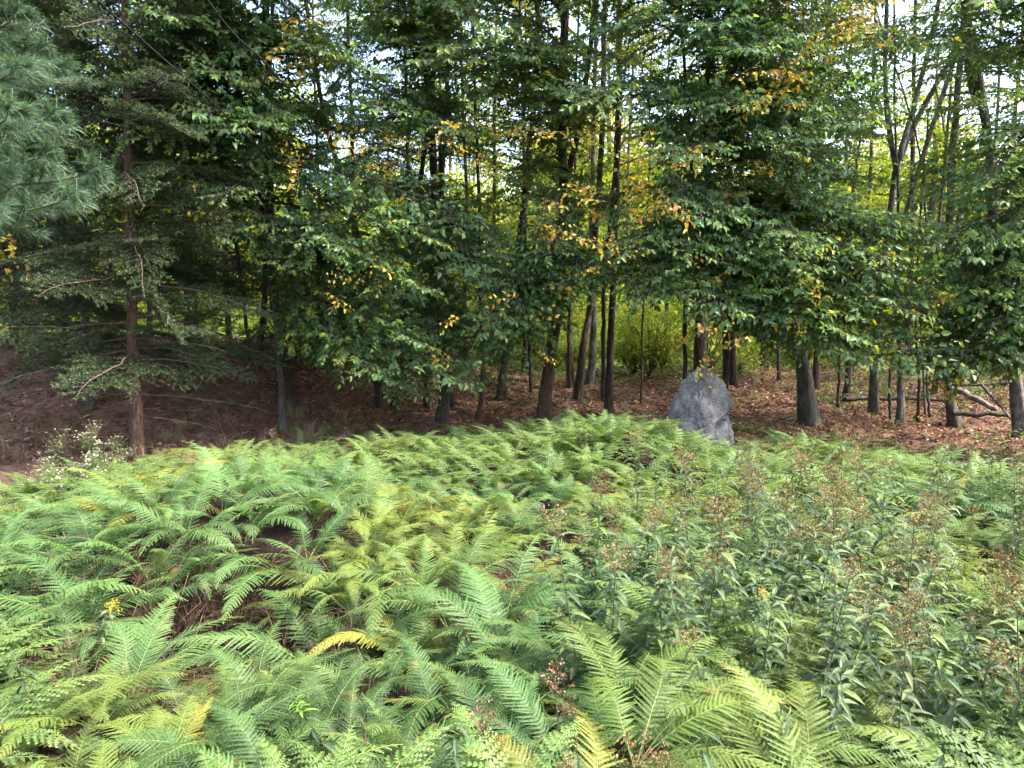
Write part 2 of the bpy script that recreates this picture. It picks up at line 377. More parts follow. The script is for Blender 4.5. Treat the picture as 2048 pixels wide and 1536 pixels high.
for k, (Lm, sp) in enumerate([(.9, 1), (1.2, 1), (1.5, 1), (1.5, .8), (1.9, 1), (2.3, 1), (2.3, .75), (1.2, 1.2)]):
    B, Fo = limb_mesh(Lm, 40 + k, sparse=sp, leaf=.066)
    bm = B.mesh('branch', [M['twig']], True); fm = Fo.mesh('foliage', [M['leaf']])
    gm_ = fm.copy(); gm_.materials[0] = M['leaf_gold']
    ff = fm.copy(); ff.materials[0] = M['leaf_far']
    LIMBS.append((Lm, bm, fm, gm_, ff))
GOLD = []
for k, Lm in enumerate((.26, .36)):
    B, Fo = limb_mesh(Lm, 90 + k, r0=.004, leaf=.082, sparse=.55)
    GOLD.append((Lm, B.mesh('branch', [M['twig']], True), Fo.mesh('foliage', [M['leaf_gold']])))

def frame(d, roll=0, up=Vector((0, 0, 1))):
    x = Vector(d).normalized(); y = up.cross(x)
    if y.length < 1e-3: y = Vector((0, 1, 0))
    y.normalize(); z = x.cross(y)
    m = Matrix((x, y, z)).transposed()
    return (m @ Matrix.Rotation(roll, 3, 'X')).to_4x4()

def add_branch(root, base, target, rg, pool=LIMBS, leafset=2, stretch=1, name='branch'):
    """a leafy limb from a point of the trunk out to a point; both in world space"""
    d = Vector(target) - Vector(base); Ld = d.length
    if Ld < .15: return
    k = min(range(len(pool)), key=lambda i: abs(pool[i][0] - Ld) + rg.random() * .5)
    Lm = pool[k][0]; s = max(.6, min(1.7, Ld / Lm))
    mat = Matrix.Translation(Vector(base) - root.location) @ frame(d, rg.gauss(0, .35)) @ Matrix.Diagonal((Ld / Lm, s, s, 1))
    b_ = put(name, pool[k][1], root, mat=mat)
    f_ = put('foliage', pool[k][leafset], b_); f_['kind'] = 'stuff'
    return b_, f_

def poly3(pts, D):
    """pixels -> points near the plane y = D with a little depth wander"""
    out = []
    for k, (px, py) in enumerate(pts): out.append(at(px, py, D + (k and .12 * math.sin(k * 1.9 + px))))
    return out

def make_trunk(root, W, r0, r1, bark, sides=12, flare=.25, wob=.1, name='trunk', n=None):
    W = np.array([list(w) for w in W]); n = n or 40
    P = catmull(W, n) - np.array(root.location)
    if len(P) > 6: P[2:] += RNG.normal(0, .006, (len(P) - 2, 3))
    mb = MB(); tube(mb, P, r0 + (r1 - r0) * np.linspace(0, 1, n) ** .8, sides, wob, flare=flare)
    return put(name, mb.mesh(name, [M[bark]], True), root)

# ------------------------------------------------------------------ front row of broadleaf trees
# pixel polyline from the base up, width in pixels at base and at top, bark, label; D = depth if the base is hidden
FR = [
 ([(567, 862), (560, 740), (548, 600), (520, 400), (490, 262), (470, 120), (455, 0)], 19, 15, 'bark_grey', None, 'slender grey maple leaning left, nearest trunk right of the spruce pair'),
 ([(580, 815), (566, 700), (545, 560), (541, 400), (538, 200), (532, 0)], 30, 20, 'bark_dark', None, 'dark straight trunk close behind the slender leaning grey maple'),
 ([(505, 765), (492, 640), (470, 470), (462, 300), (455, 150)], 12, 8, 'bark_dark', None, 'thin dark sapling between the left conifers and the dark straight trunk'),
 ([(762, 815), (745, 650), (722, 500), (690, 380), (650, 240), (620, 60)], 20, 12, 'bark_dark', None, 'dark stem leaning left from the shaded thicket left of centre'),
 ([(790, 815), (808, 640), (828, 480), (850, 300), (870, 120)], 20, 12, 'bark_dark', None, 'dark stem leaning right out of the shaded thicket left of centre'),
 ([(856, 815), (850, 700), (862, 560), (880, 420), (880, 250)], 16, 12, 'bark_dark', None, 'short dark stem just left of the twin dark trunks'),
 ([(884, 845), (892, 740), (878, 600), (872, 420), (858, 200), (846, 0)], 30, 20, 'bark_dark', None, 'dark trunk with a flared foot at the far edge of the ferns left of centre'),
 ([(908, 815), (897, 640), (884, 440), (893, 200), (900, 0)], 16, 14, 'bark_dark', None, 'narrow dark trunk hugging the flared dark trunk'),
 ([(956, 835), (965, 760), (961, 600), (958, 400), (950, 200), (945, 0)], 14, 10, 'bark_brown', None, 'thin straight brown trunk in the leaf litter left of the crooked stump-footed tree'),
 ([(1000, 800), (1012, 690), (1038, 500), (1056, 320), (1068, 200), (1076, 0)], 24, 14, 'bark_dark', None, 'crooked trunk with a swollen foot standing on pale leaf litter'),
 ([(1085, 858), (1100, 720), (1123, 560), (1127, 400), (1124, 200), (1130, 0)], 36, 24, 'bark_red', None, 'reddish brown tree leaning right at the edge of the ferns, centre of the row'),
 ([(1155, 802), (1166, 700), (1180, 610), (1192, 450), (1205, 250), (1210, 0)], 22, 16, 'bark_brown', None, 'leaning brown trunk right behind the reddish tree'),
 ([(1148, 770), (1140, 660), (1150, 520), (1160, 350)], 9, 7, 'bark_brown', None, 'pencil thin sapling between the reddish tree and the leaning brown trunk'),
 ([(1207, 800), (1207, 700), (1208, 560), (1225, 400), (1235, 200), (1236, 0)], 14, 12, 'bark_dark', None, 'near black thin trunk, front one of the overlapping pair left of the boulder'),
 ([(1281, 808), (1286, 640), (1290, 500), (1300, 330)], 6, 5, 'bark_brown', None, 'hair thin bare sapling in the litter midway from dark pair to boulder'),
 ([(1372, 800), (1370, 640), (1376, 480), (1384, 350), (1370, 150), (1360, 0)], 13, 12, 'bark_dark', 10.6, 'thin dark trunk rising behind the left shoulder of the boulder'),
 ([(1442, 790), (1452, 690), (1430, 540), (1412, 330), (1416, 120), (1420, 0)], 18, 13, 'bark_dark', 10.4, 'dark trunk rising behind the peak of the boulder'),
 ([(1620, 848), (1604, 720), (1592, 600), (1583, 450), (1584, 300), (1590, 200), (1560, 60), (1545, -40)], 40, 26, 'bark_grey', None, 'sturdy grey trunk right of the boulder with leaves over its middle'),
 ([(1692, 802), (1697, 690), (1668, 500), (1642, 380), (1612, 250), (1590, 150)], 17, 18, 'bark_dark', None, 'dark trunk leaning left behind the sturdy grey trunk'),
 ([(1677, 818), (1679, 700), (1690, 560), (1706, 380), (1725, 240)], 9, 8, 'bark_brown', None, 'thin brown pole just right of the sturdy grey trunk'),
 ([(1747, 828), (1750, 700), (1766, 540), (1792, 350), (1800, 310), (1840, 170), (1872, 30)], 27, 13, 'bark_grey', None, 'grey trunk with a spreading foot that forks high up into a V'),
 ([(1781, 838), (1780, 760), (1790, 600), (1796, 400), (1790, 240), (1788, 0)], 9, 7, 'bark_dark', None, 'thin dark pole between the forked grey trunk and the spotted trunk'),
 ([(1800, 852), (1802, 740), (1796, 620), (1800, 480), (1850, 300), (1920, 80)], 19, 13, 'bark_pale', None, 'spotted pale trunk second from the big corner tree among the slim stems'),
 ([(1836, 842), (1838, 760), (1832, 620), (1842, 420), (1858, 220)], 9, 6, 'bark_dark', None, 'dark pole standing next to two knee thin saplings'),
 ([(1851, 832), (1847, 750), (1842, 640)], 7, 5, 'bark_grey', None, 'very thin grey sapling, first of two beside the dark pole'),
 ([(1861, 836), (1854, 750), (1868, 600), (1880, 430)], 8, 5, 'bark_grey', None, 'very thin grey sapling, second of two beside the dark pole'),
 ([(1912, 852), (1896, 760), (1894, 620), (1898, 470), (1905, 300), (1922, 100), (1930, 0)], 28, 18, 'bark_grey', None, 'curved grey trunk in front of the fallen pale log'),
 ([(2044, 880), (2028, 740), (1996, 540), (1986, 400), (1973, 260), (1952, 120), (1926, -20)], 36, 24, 'bark_pale', None, 'large lichen spotted tree at the right border of the woods'),
 ([(2120, 900), (2110, 700), (2130, 400), (2140, 0)], 30, 22, 'bark_grey', None, 'grey tree beyond the large spotted tree outside the border'),
 ([(-110, 900), (-120, 600), (-105, 200), (-115, 0)], 24, 16, 'bark_grey', None, 'grey tree far left beyond the bank'),
]
front = []
rg = random.Random(5)
for pts, w0, w1, bark, D, label in FR:
    gp = ground_hit(*pts[0]) if D is None else None
    D_ = gp.y if gp is not None else D
    W = poly3(pts, D_)
    zb = gz(W[0].x, D_); W[0] = Vector((W[0].x, D_, zb - .06))
    top = W[-1]; dr = (W[-1] - W[-2]).normalized()
    big = w0 > 17
    if top.z < (9 if big else 5.2):
        k = ((rg.uniform(8.5, 11) if big else rg.uniform(5, 7)) - top.z) / max(.3, dr.z)
        W.append(top + dr * k * .5 + Vector((rg.uniform(-.2, .2), 0, 0))); W.append(top + dr * k + Vector((rg.uniform(-.4, .4), rg.uniform(-.3, .3), 0)))
    r0 = w0 / F * D_ / 2; r1 = max(.008, w1 / F * D_ / 2 * .6)
    root = empty('tree', W[0])
    tag(root, label, 'tree', 'front row trees at the edge of the ferns')
    make_trunk(root, W, r0 * .70, r1 * .85, bark, flare=.55 if w0 > 12 else .2, wob=.11)
    C = catmull(np.array([list(w) for w in W]), 60)
    front.append((root, C, W, r0, bark, w0))
# forks and limbs seen high up
def fork(i, pts, D, w0, w1):
    root = front[i][0]; make_trunk(root, poly3(pts, D), w0 / F * D / 2, w1 / F * D / 2, front[i][4], 8, 0, .06, 'limb', 20)
D20 = front[20][2][0].y
fork(20, [(1794, 345), (1778, 250), (1770, 120), (1775, -20)], D20, 13, 8)
fork(20, [(1800, 320), (1835, 235), (1900, 120), (1945, 0)], D20 + .3, 12, 8)
D27 = front[27][2][0].y
fork(27, [(1975, 330), (1940, 380), (1905, 480), (1880, 600)], D27 + .4, 14, 9)
fork(27, [(1955, 200), (1935, 90), (1945, -30)], D27 + .2, 22, 16)
fork(27, [(1988, 420), (2030, 360), (2100, 330)], D27, 10, 6)
fork(17, [(1584, 330), (1620, 260), (1650, 120), (1655, 0)], front[17][2][0].y, 14, 9)
fork(10, [(1127, 380), (1160, 250), (1180, 100), (1190, 0)], front[10][2][0].y, 13, 9)

# leafy limbs aimed so that the foliage hangs over the picture as in the photo
LOW = ([-300, 300, 430, 560, 640, 700, 850, 1000, 1050, 1120, 1300, 1420, 1500, 1560, 1650, 1750, 1900, 2048, 2400],
       [300, 420, 480, 520, 640, 700, 765, 725, 640, 585, 575, 560, 650, 620, 670, 700, 735, 720, 720])
def density(px, py):
    d = 1.0
    if px < 200: d *= .9
    elif px < 1000 and py < 380: d *= 1.1
    elif px < 1000: d *= .8
    if 1060 < px < 1560 and 300 < py < 600: d *= .34
    if 430 < px < 720 and 350 < py < 560: d *= .6
    if 730 < px < 1060 and 400 < py < 640: d *= .5
    if 520 < px < 1060 and -80 < py < 120: d *= .8
    if 1400 < px < 1560 and 150 < py < 420: d *= .6
    if 1660 < px < 2048 and 40 < py < 420: d *= .85
    if 1080 < px < 1420 and -80 < py < 170: d *= .38
    if 1230 < px < 1330 and 170 < py < 260: d *= .3
    if 1560 < px < 1800 and 150 < py < 420: d *= 1.3
    if py > 560 and px > 1500: d *= 1.5
    return d
n_br = 0; tries = 0
while n_br < 1380 and tries < 26000:
    tries += 1
    px = rg.uniform(-250, 2300); low = np.interp(px, *LOW); py = rg.uniform(-420, low)
    if rg.random() > density(px, py) / 1.5: continue
    D = rg.uniform(7.7, 12.0) if py < 450 else rg.uniform(7.9, 10.2)
    T = at(px, py, D)
    best = None
    for root, C, W, r0, bark, w0 in front:
        sel = C[(C[:, 2] > .9)]
        if not len(sel): continue
        dz = sel[:, 2] - T.z
        dist = np.hypot(sel[:, 0] - T.x, sel[:, 1] - T.y)
        ideal = T.z + .16 * dist + .05
        k = int(np.argmin(np.abs(sel[:, 2] - ideal)))
        dd = dist[k] + abs(sel[k, 2] - ideal[k]) * .8 + (0.5 if w0 < 12 else 0) + rg.random() * .5
        if best is None or dd < best[0]: best = (dd, root, sel[k], dist[k])
    if best is None or best[3] > 3.2: continue
    if best[3] < .5:
        a = rg.uniform(math.pi * 1.05, math.pi * 1.95); T = Vector(best[2]) + Vector((math.cos(a), math.sin(a), .1)) * rg.uniform(.8, 1.3)
    add_branch(best[1], best[2], T, rg); n_br += 1
n_low = 0
while n_low < 170:
    px = rg.uniform(560, 2150); py = np.interp(px, *LOW) - rg.random() ** 1.5 * 200 + 12; D = rg.uniform(7.8, 9.4)
    if 1060 < px < 1330 and rg.random() < .5: continue
    if px < 1000 and rg.random() < .6: continue
    T = at(px, py, D); best = None
    for root, C, W, r0, bark, w0 in front:
        sel = C[(C[:, 2] > .9)]
        if not len(sel): continue
        dist = np.hypot(sel[:, 0] - T.x, sel[:, 1] - T.y); k = int(np.argmin(np.abs(sel[:, 2] - (T.z + .22 * dist + .05)))); dd = dist[k] + rg.random() * .6
        if best is None or dd < best[0]: best = (dd, root, sel[k], dist[k])
    if best is None or best[3] > 2.6 or best[3] < .3: continue
    add_branch(best[1], best[2], T, rg); n_low += 1
# upper crowns above the frame, which shade the edge of the wood
for root, C, W, r0, bark, w0 in front:
    if w0 < 13: continue
    for k in range(3):
        z = rg.uniform(6.5, C[-1][2]); i = int(np.argmin(np.abs(C[:, 2] - z))); a = rg.uniform(0, 2 * math.pi)
        Lr = rg.uniform(1.3, 2.6)
        add_branch(root, C[i], Vector(C[i]) + Vector((math.cos(a) * Lr, math.sin(a) * Lr * .75, rg.uniform(.2, .9))), rg)
# golden and orange sprays where the photo has them
GS = [(735, 285, 3), (760, 296, 2), (800, 290, 1), (860, 290, 2), (950, 290, 3), (985, 275, 1), (565, 305, 3), (575, 20, 2), (540, 60, 2), (545, 120, 1),
      (680, 265, 1), (1150, 290, 3), (1130, 420, 3), (1180, 430, 4), (1130, 470, 2), (1250, 480, 3), (1160, 260, 2), (1340, 340, 4), (1380, 385, 4), (1350, 300, 2),
      (1480, 170, 3), (1520, 190, 3), (1560, 150, 3), (1600, 105, 3), (1590, 215, 2), (1700, 20, 4), (1715, 45, 3), (1560, 15, 2), (700, 555, 3), (725, 562, 2),
      (670, 540, 1), (890, 755, 2), (1070, 585, 2), (1055, 620, 1), (1385, 660, 3), (1425, 672, 2), (1460, 665, 1), (1520, 670, 1), (1350, 540, 2), (1405, 570, 1),
      (1665, 550, 2), (1660, 565, 1), (1635, 635, 1), (875, 660, 1), (70, 540, 3), (85, 548, 2), (175, 500, 1), (480, 415, 1), (1880, 585, 1), (1020, 705, 1),
      (1230, 255, 2), (1090, 275, 1), (1210, 400, 3), (1290, 505, 2), (1435, 330, 2), (650, 130, 2), (585, 115, 1), (1300, 420, 2), (1880, 740, 1), (430, 500, 1)]
for px, py, n in GS:
    for k in range(n):
        D = rg.uniform(7.7, 8.6); T = at(px + rg.gauss(0, 38), py + rg.gauss(0, 30), D)
        best = min(front, key=lambda f_: abs(f_[1][int(np.argmin(abs(f_[1][:, 2] - T.z)))][0] - T.x))
        root = best[0]; a = rg.uniform(0, 6.28)
        dv = Vector((math.cos(a), -.3 + .3 * math.sin(a), rg.uniform(-.4, .1))); q_ = GOLD[rg.randrange(2)]
        s = rg.uniform(.5, 1.0)
        mat = Matrix.Translation(T - dv * .2 - root.location) @ frame(dv, rg.gauss(0, .8)) @ Matrix.Diagonal((s, s, s, 1))
        b_ = put('twig', q_[1], root, mat=mat); f_ = put('autumn_foliage', q_[2], b_); f_['kind'] = 'stuff'

# ------------------------------------------------------------------ conifers on the left
def bough_mesh(Lm, seed, needle=.027, dens=430, droop=.25, sub=True):
    rg_ = np.random.default_rng(seed); B = MB(); Fo = MB()
    t_ = np.linspace(0, 1, 10); P = np.stack([t_ * Lm, rg_.normal(0, .015, 10).cumsum() * Lm, droop * Lm * (.25 * t_ - t_ ** 2 * .7)], -1)
    tube(B, P, .008 * Lm * (1 - .85 * t_) + .001, 5, cap=False)
    ax = lambda u: np.array([np.interp(u, t_, P[:, k]) for k in range(3)])
    segs = [(ax(.45), ax(1.0))]
    nt_ = int(Lm / .05)
    for k in range(nt_):
        u = .16 + .8 * k / nt_; sd = 1 if k % 2 else -1
        tl = Lm * .42 * (1 - u) ** .7 * rg_.uniform(.6, 1.1) + .05; a = sd * R(rg_.uniform(42, 60))
        d = np.array([math.cos(a), math.sin(a), rg_.uniform(-.35, .0)]); p0 = ax(u); p1 = p0 + d * tl
        segs.append((p0 + (p1 - p0) * .12, p1)); tube(B, np.array([p0, p0 + (p1 - p0) * .5, p1]), [.003, .002, .001], 3, cap=False)
        if sub:
            for j in range(int(tl / .075)):
                v = .3 + .6 * j * .075 / tl; s2 = 1 if j % 2 else -1; a2 = a + s2 * R(45); q0 = p0 + (p1 - p0) * v
                q1 = q0 + np.array([math.cos(a2), math.sin(a2), rg_.uniform(-.4, .05)]) * tl * .35 * (1 - v * .5)
                segs.append((q0, q1))
    for p0, p1 in segs:
        ln = np.linalg.norm(p1 - p0); n = max(4, int(ln * dens)); d = (p1 - p0) / (ln + 1e-9)
        u = rg_.random(n)[:, None]; b0 = p0 + (p1 - p0) * u
        rnd = rg_.normal(size=(n, 3)); rnd -= (rnd @ d)[:, None] * d; rnd /= np.linalg.norm(rnd, axis=1)[:, None]
        nd = d * .8 + rnd; nd /= np.linalg.norm(nd, axis=1)[:, None]; tip = b0 + nd * needle * rg_.uniform(.7, 1.2, n)[:, None]
        s = np.cross(nd, rg_.normal(size=(n, 3))); s /= np.linalg.norm(s, axis=1)[:, None]; s *= .0034
        V = np.stack([b0 - s, b0 + s, tip], 1).reshape(-1, 3)
        tn = np.repeat(np.clip(u[:, 0] * .6 + rg_.random(n) * .4, 0, 1), 3)
        Fo.add(V, np.arange(3 * n).reshape(-1, 3), tint=tn)
    return B, Fo
BOUGH = []
for k, (Lm, dr) in enumerate([(1.0, .25), (1.3, .35), (1.6, .3), (1.6, .5), (.7, .15)]):
    B, Fo = bough_mesh(Lm, 10 + k, droop=dr); BOUGH.append((Lm, B.mesh('branch', [M['twig']], True), Fo.mesh('needles', [M['needle']])))
def bare_mesh(Lm, seed):
    rg_ = np.random.default_rng(seed); B = MB(); t_ = np.linspace(0, 1, 7)
    P = np.stack([t_ * Lm, rg_.normal(0, .02, 7).cumsum() * Lm, -.12 * Lm * t_ ** 2 + rg_.normal(0, .006, 7)], -1); tube(B, P, .006 * (1 - .8 * t_) + .0008, 4, cap=False)
    for k in range(int(Lm / .05)):
        u = rg_.uniform(.15, .98); p0 = np.array([np.interp(u, t_, P[:, c]) for c in range(3)]); a = (1 if k % 2 else -1) * R(rg_.uniform(25, 65))
        tl = rg_.uniform(.08, .35) * (1.1 - u) * Lm; p1 = p0 + tl * np.array([math.cos(a), math.sin(a), rg_.uniform(-.5, .2)])
        tube(B, np.array([p0, (p0 + p1) / 2 + rg_.normal(0, .01, 3), p1]), [.0028, .002, .001], 3, cap=False)
    return B
BARE = [(Lm, bare_mesh(Lm, 60 + k).mesh('dead_branch', [M['twig']], True)) for k, Lm in enumerate((.8, 1.1, 1.5))]

def conifer(pts, w0, w1, bark, label, D=None, zlo=.9, nb=46, reach=1.3, nbare=14, ztop=8.5, bare_z=(.3, 2.2)):
    gp = ground_hit(*pts[0]); D = D or gp.y; W = poly3(pts, D); W[0] = Vector((W[0].x, D, gz(W[0].x, D) - .05))
    top = W[-1]; dr = (W[-1] - W[-2]).normalized(); W.append(top + dr * (ztop - top.z) / max(.4, dr.z))
    root = empty('conifer', W[0]); tag(root, label, 'tree', 'dark conifers on the bank')
    make_trunk(root, W, w0 / F * D / 2, w1 / F * D / 2 * .5, bark, 10, .35, .07)
    C = catmull(np.array([list(w) for w in W]), 60); z0 = W[0].z
    for k in range(nb):
        z = zlo + (ztop - zlo) * (k + rg.random()) / nb; i = int(np.argmin(abs(C[:, 2] - z))); a = k * 2.4 + rg.uniform(-.4, .4)
        Lr = reach * (1 - .6 * (z - zlo) / (ztop + 1 - zlo)) * rg.uniform(.7, 1.15)
        q_ = min(BOUGH, key=lambda b__: abs(b__[0] - Lr) + rg.random() * .3); s = Lr / q_[0]
        dv = Vector((math.cos(a), math.sin(a), rg.uniform(-.42, .22)))
        mat = Matrix.Translation(Vector(C[i]) - root.location) @ frame(dv, rg.gauss(0, .45)) @ Matrix.Diagonal((s, s, s, 1))
        b_ = put('branch', q_[1], root, mat=mat); f_ = put('needles', q_[2], b_); f_['kind'] = 'stuff'
    for k in range(nbare):
        z = z0 + rg.uniform(*bare_z); i = int(np.argmin(abs(C[:, 2] - z))); a = rg.uniform(0, 6.28); q_ = rg.choice(BARE); s = rg.uniform(.6, 1.1)
        mat = Matrix.Translation(Vector(C[i]) - root.location) @ frame(Vector((math.cos(a), math.sin(a), -.05)), rg.gauss(0, .8)) @ Matrix.Diagonal((s, s, s, 1))
        put('dead_branch', q_[1], root, mat=mat)
    return root
conifer([(276, 922), (268, 740), (262, 560), (256, 340), (250, 0)], 26, 20, 'bark_red', 'tall spruce with reddish trunk standing right behind the white asters', zlo=1.3, nb=110, reach=1.7, nbare=30, bare_z=(.5, 1.6))
conifer([(180, 815), (172, 700), (170, 560), (165, 300)], 18, 14, 'bark_grey', 'thin grey spruce on the bank left of the tall reddish spruce', zlo=1.3, nb=52, reach=1.5)
conifer([(382, 695), (380, 560), (372, 330), (368, 0)], 30, 26, 'bark_dark', 'stout dark hemlock on top of the bank right of the reddish spruce', D=13.2, zlo=2.6, nb=44, reach=1.9, nbare=14)
conifer([(128, 790), (126, 640), (110, 400)], 6, 5, 'bark_dark', 'spindly young spruce on the raw earth bank', zlo=1.4, nb=18, reach=.8, ztop=5)
conifer([(520, 770), (528, 600), (535, 400), (540, 200)], 14, 12, 'bark_dark', 'bushy dark hemlock between the stout hemlock and the leaning grey maple', D=11.6, zlo=1.5, nb=44, reach=1.5, nbare=22)
conifer([(700, 745), (704, 600), (708, 400), (700, 150)], 14, 10, 'bark_dark', 'dark hemlock filling the gap right of the leaning grey maple', D=12.8, zlo=1.7, nb=46, reach=1.9, nbare=20)
conifer([(826, 740), (822, 600), (818, 400), (812, 150)], 14, 10, 'bark_dark', 'dark hemlock in deep shade behind the twin dark trunks', D=13.5, zlo=2.0, nb=40, reach=1.8, nbare=16)
conifer([(30, 800), (28, 640), (20, 300), (20, 0)], 20, 16, 'bark_dark', 'broad dark spruce at the left border above the raw bank', D=11.5, zlo=1.3, nb=70, reach=2.1)
conifer([(-160, 780), (-160, 500), (-165, 0)], 22, 18, 'bark_dark', 'dark spruce out past the left border', D=12.5, zlo=1.4, nb=36, reach=1.9)
conifer([(300, 720), (300, 500), (300, 200)], 12, 10, 'bark_dark', 'shaded spruce between the reddish spruce and the stout hemlock', D=14.5, zlo=2.9, nb=34, reach=1.5)
conifer([(460, 690), (450, 500), (452, 200)], 12, 10, 'bark_dark', 'shaded spruce just behind the stout hemlock', D=15.5, zlo=2.9, nb=30, reach=1.6)

# white pine entering from the left edge
def pine_branch(Lm, seed):
    rg_ = np.random.default_rng(seed); B = MB(); Fo = MB(); t_ = np.linspace(0, 1, 9)
    P = np.stack([t_ * Lm, rg_.normal(0, .02, 9).cumsum() * Lm, .10 * Lm * t_ ** 1.5], -1); tube(B, P, .010 * (1 - .75 * t_) + .001, 5, cap=False)
    tips = [(P[-1], np.array([1, 0, .3]))]
    for k in range(int(Lm / .045)):
        u = rg_.uniform(.22, .98); p0 = np.array([np.interp(u, t_, P[:, c]) for c in range(3)]); a = (1 if k % 2 else -1) * R(rg_.uniform(30, 65))
        tl = rg_.uniform(.12, .42) * (1.15 - u) * Lm; d = np.array([math.cos(a), math.sin(a), rg_.uniform(-.1, .45)]); p1 = p0 + tl * d
        tube(B, np.array([p0, (p0 + p1) / 2, p1]), [.004, .003, .002], 3, cap=False)
        tips.append((p1, d)); tips.append((p0 + (p1 - p0) * .65, d)); 
        if tl > .15: tips.append((p0 + (p1 - p0) * .35, d))
    for p_, d in tips:
        n = 46; d = d / np.linalg.norm(d); rnd = rg_.normal(size=(n, 3)); nd = d * rg_.uniform(.4, 1.4, n)[:, None] + rnd * .55 + np.array([0, 0, .1])
        nd /= np.linalg.norm(nd, axis=1)[:, None]; b0 = p_ + d * rg_.uniform(-.05, .01, n)[:, None]; ln = rg_.uniform(.06, .105, n)[:, None]
        s = np.cross(nd, rg_.normal(size=(n, 3))); s /= np.linalg.norm(s, axis=1)[:, None]; s *= .0013
        mid = b0 + nd * ln * .6; tip = b0 + nd * ln - np.array([0, 0, .012])
        V = np.stack([b0 - s, b0 + s, mid + s * .8, mid - s * .8, tip], 1).reshape(-1, 3); k_ = np.arange(n)[:, None] * 5
        Fo.add(V, np.hstack([k_ + 3, k_ + 2, k_ + 4]), np.hstack([k_, k_ + 1, k_ + 2, k_ + 3]), tint=np.repeat(rg_.random(n), 5))
    return B, Fo
PINE = []
for k, Lm in enumerate((.9, 1.2, 1.5)):
    B, Fo = pine_branch(Lm, 30 + k); PINE.append((Lm, B.mesh('branch', [M['twig']], True), Fo.mesh('needles', [M['pine']])))
root = empty('white_pine', (-4.9, 5.9, gz(-4.9, 5.9))); tag(root, 'white pine with soft blue green needle tufts reaching in at the upper left border', 'tree')
make_trunk(root, [(-4.9, 5.9, -.1), (-4.85, 5.9, 3), (-4.9, 5.95, 6), (-4.85, 5.9, 8.5)], .11, .03, 'bark_grey')
for k in range(34):
    z = 2.5 + 6 * (k + rg.random()) / 34; a = rg.uniform(-1.5, 1.3) if k % 4 else rg.uniform(0, 6.28)
    q_ = rg.choice(PINE); s = rg.uniform(.8, 1.25) * (1.1 - .04 * z)
    mat = Matrix.Translation(Vector((.0, 0, z - root.location.z))) @ frame(Vector((math.cos(a), math.sin(a), rg.uniform(-.1, .3))), rg.gauss(0, .3)) @ Matrix.Diagonal((s * 1.2, s, s, 1))
    b_ = put('branch', q_[1], root, mat=mat); f_ = put('needles', q_[2], b_); f_['kind'] = 'stuff'
for px, py, D in [(190, 370, 5.6), (150, 430, 5.4), (215, 400, 5.9), (110, 270, 5.2), (60, 180, 5.2), (100, 330, 5.6), (40, 60, 5.2), (20, 260, 4.8), (30, 400, 5.2), (90, 120, 5.7), (0, 480, 5.0)]:
    T = at(px, py, D); b0 = Vector((-4.88, 5.9, T.z - .15)); d = T - b0; q_ = PINE[2]; s = d.length / q_[0]
    b_ = put('branch', q_[1], root, mat=Matrix.Translation(b0 - root.location) @ frame(d, rg.gauss(0, .3)) @ Matrix.Diagonal((s, min(1.2, s), min(1.2, s), 1)))
    f_ = put('needles', q_[2], b_); f_['kind'] = 'stuff'

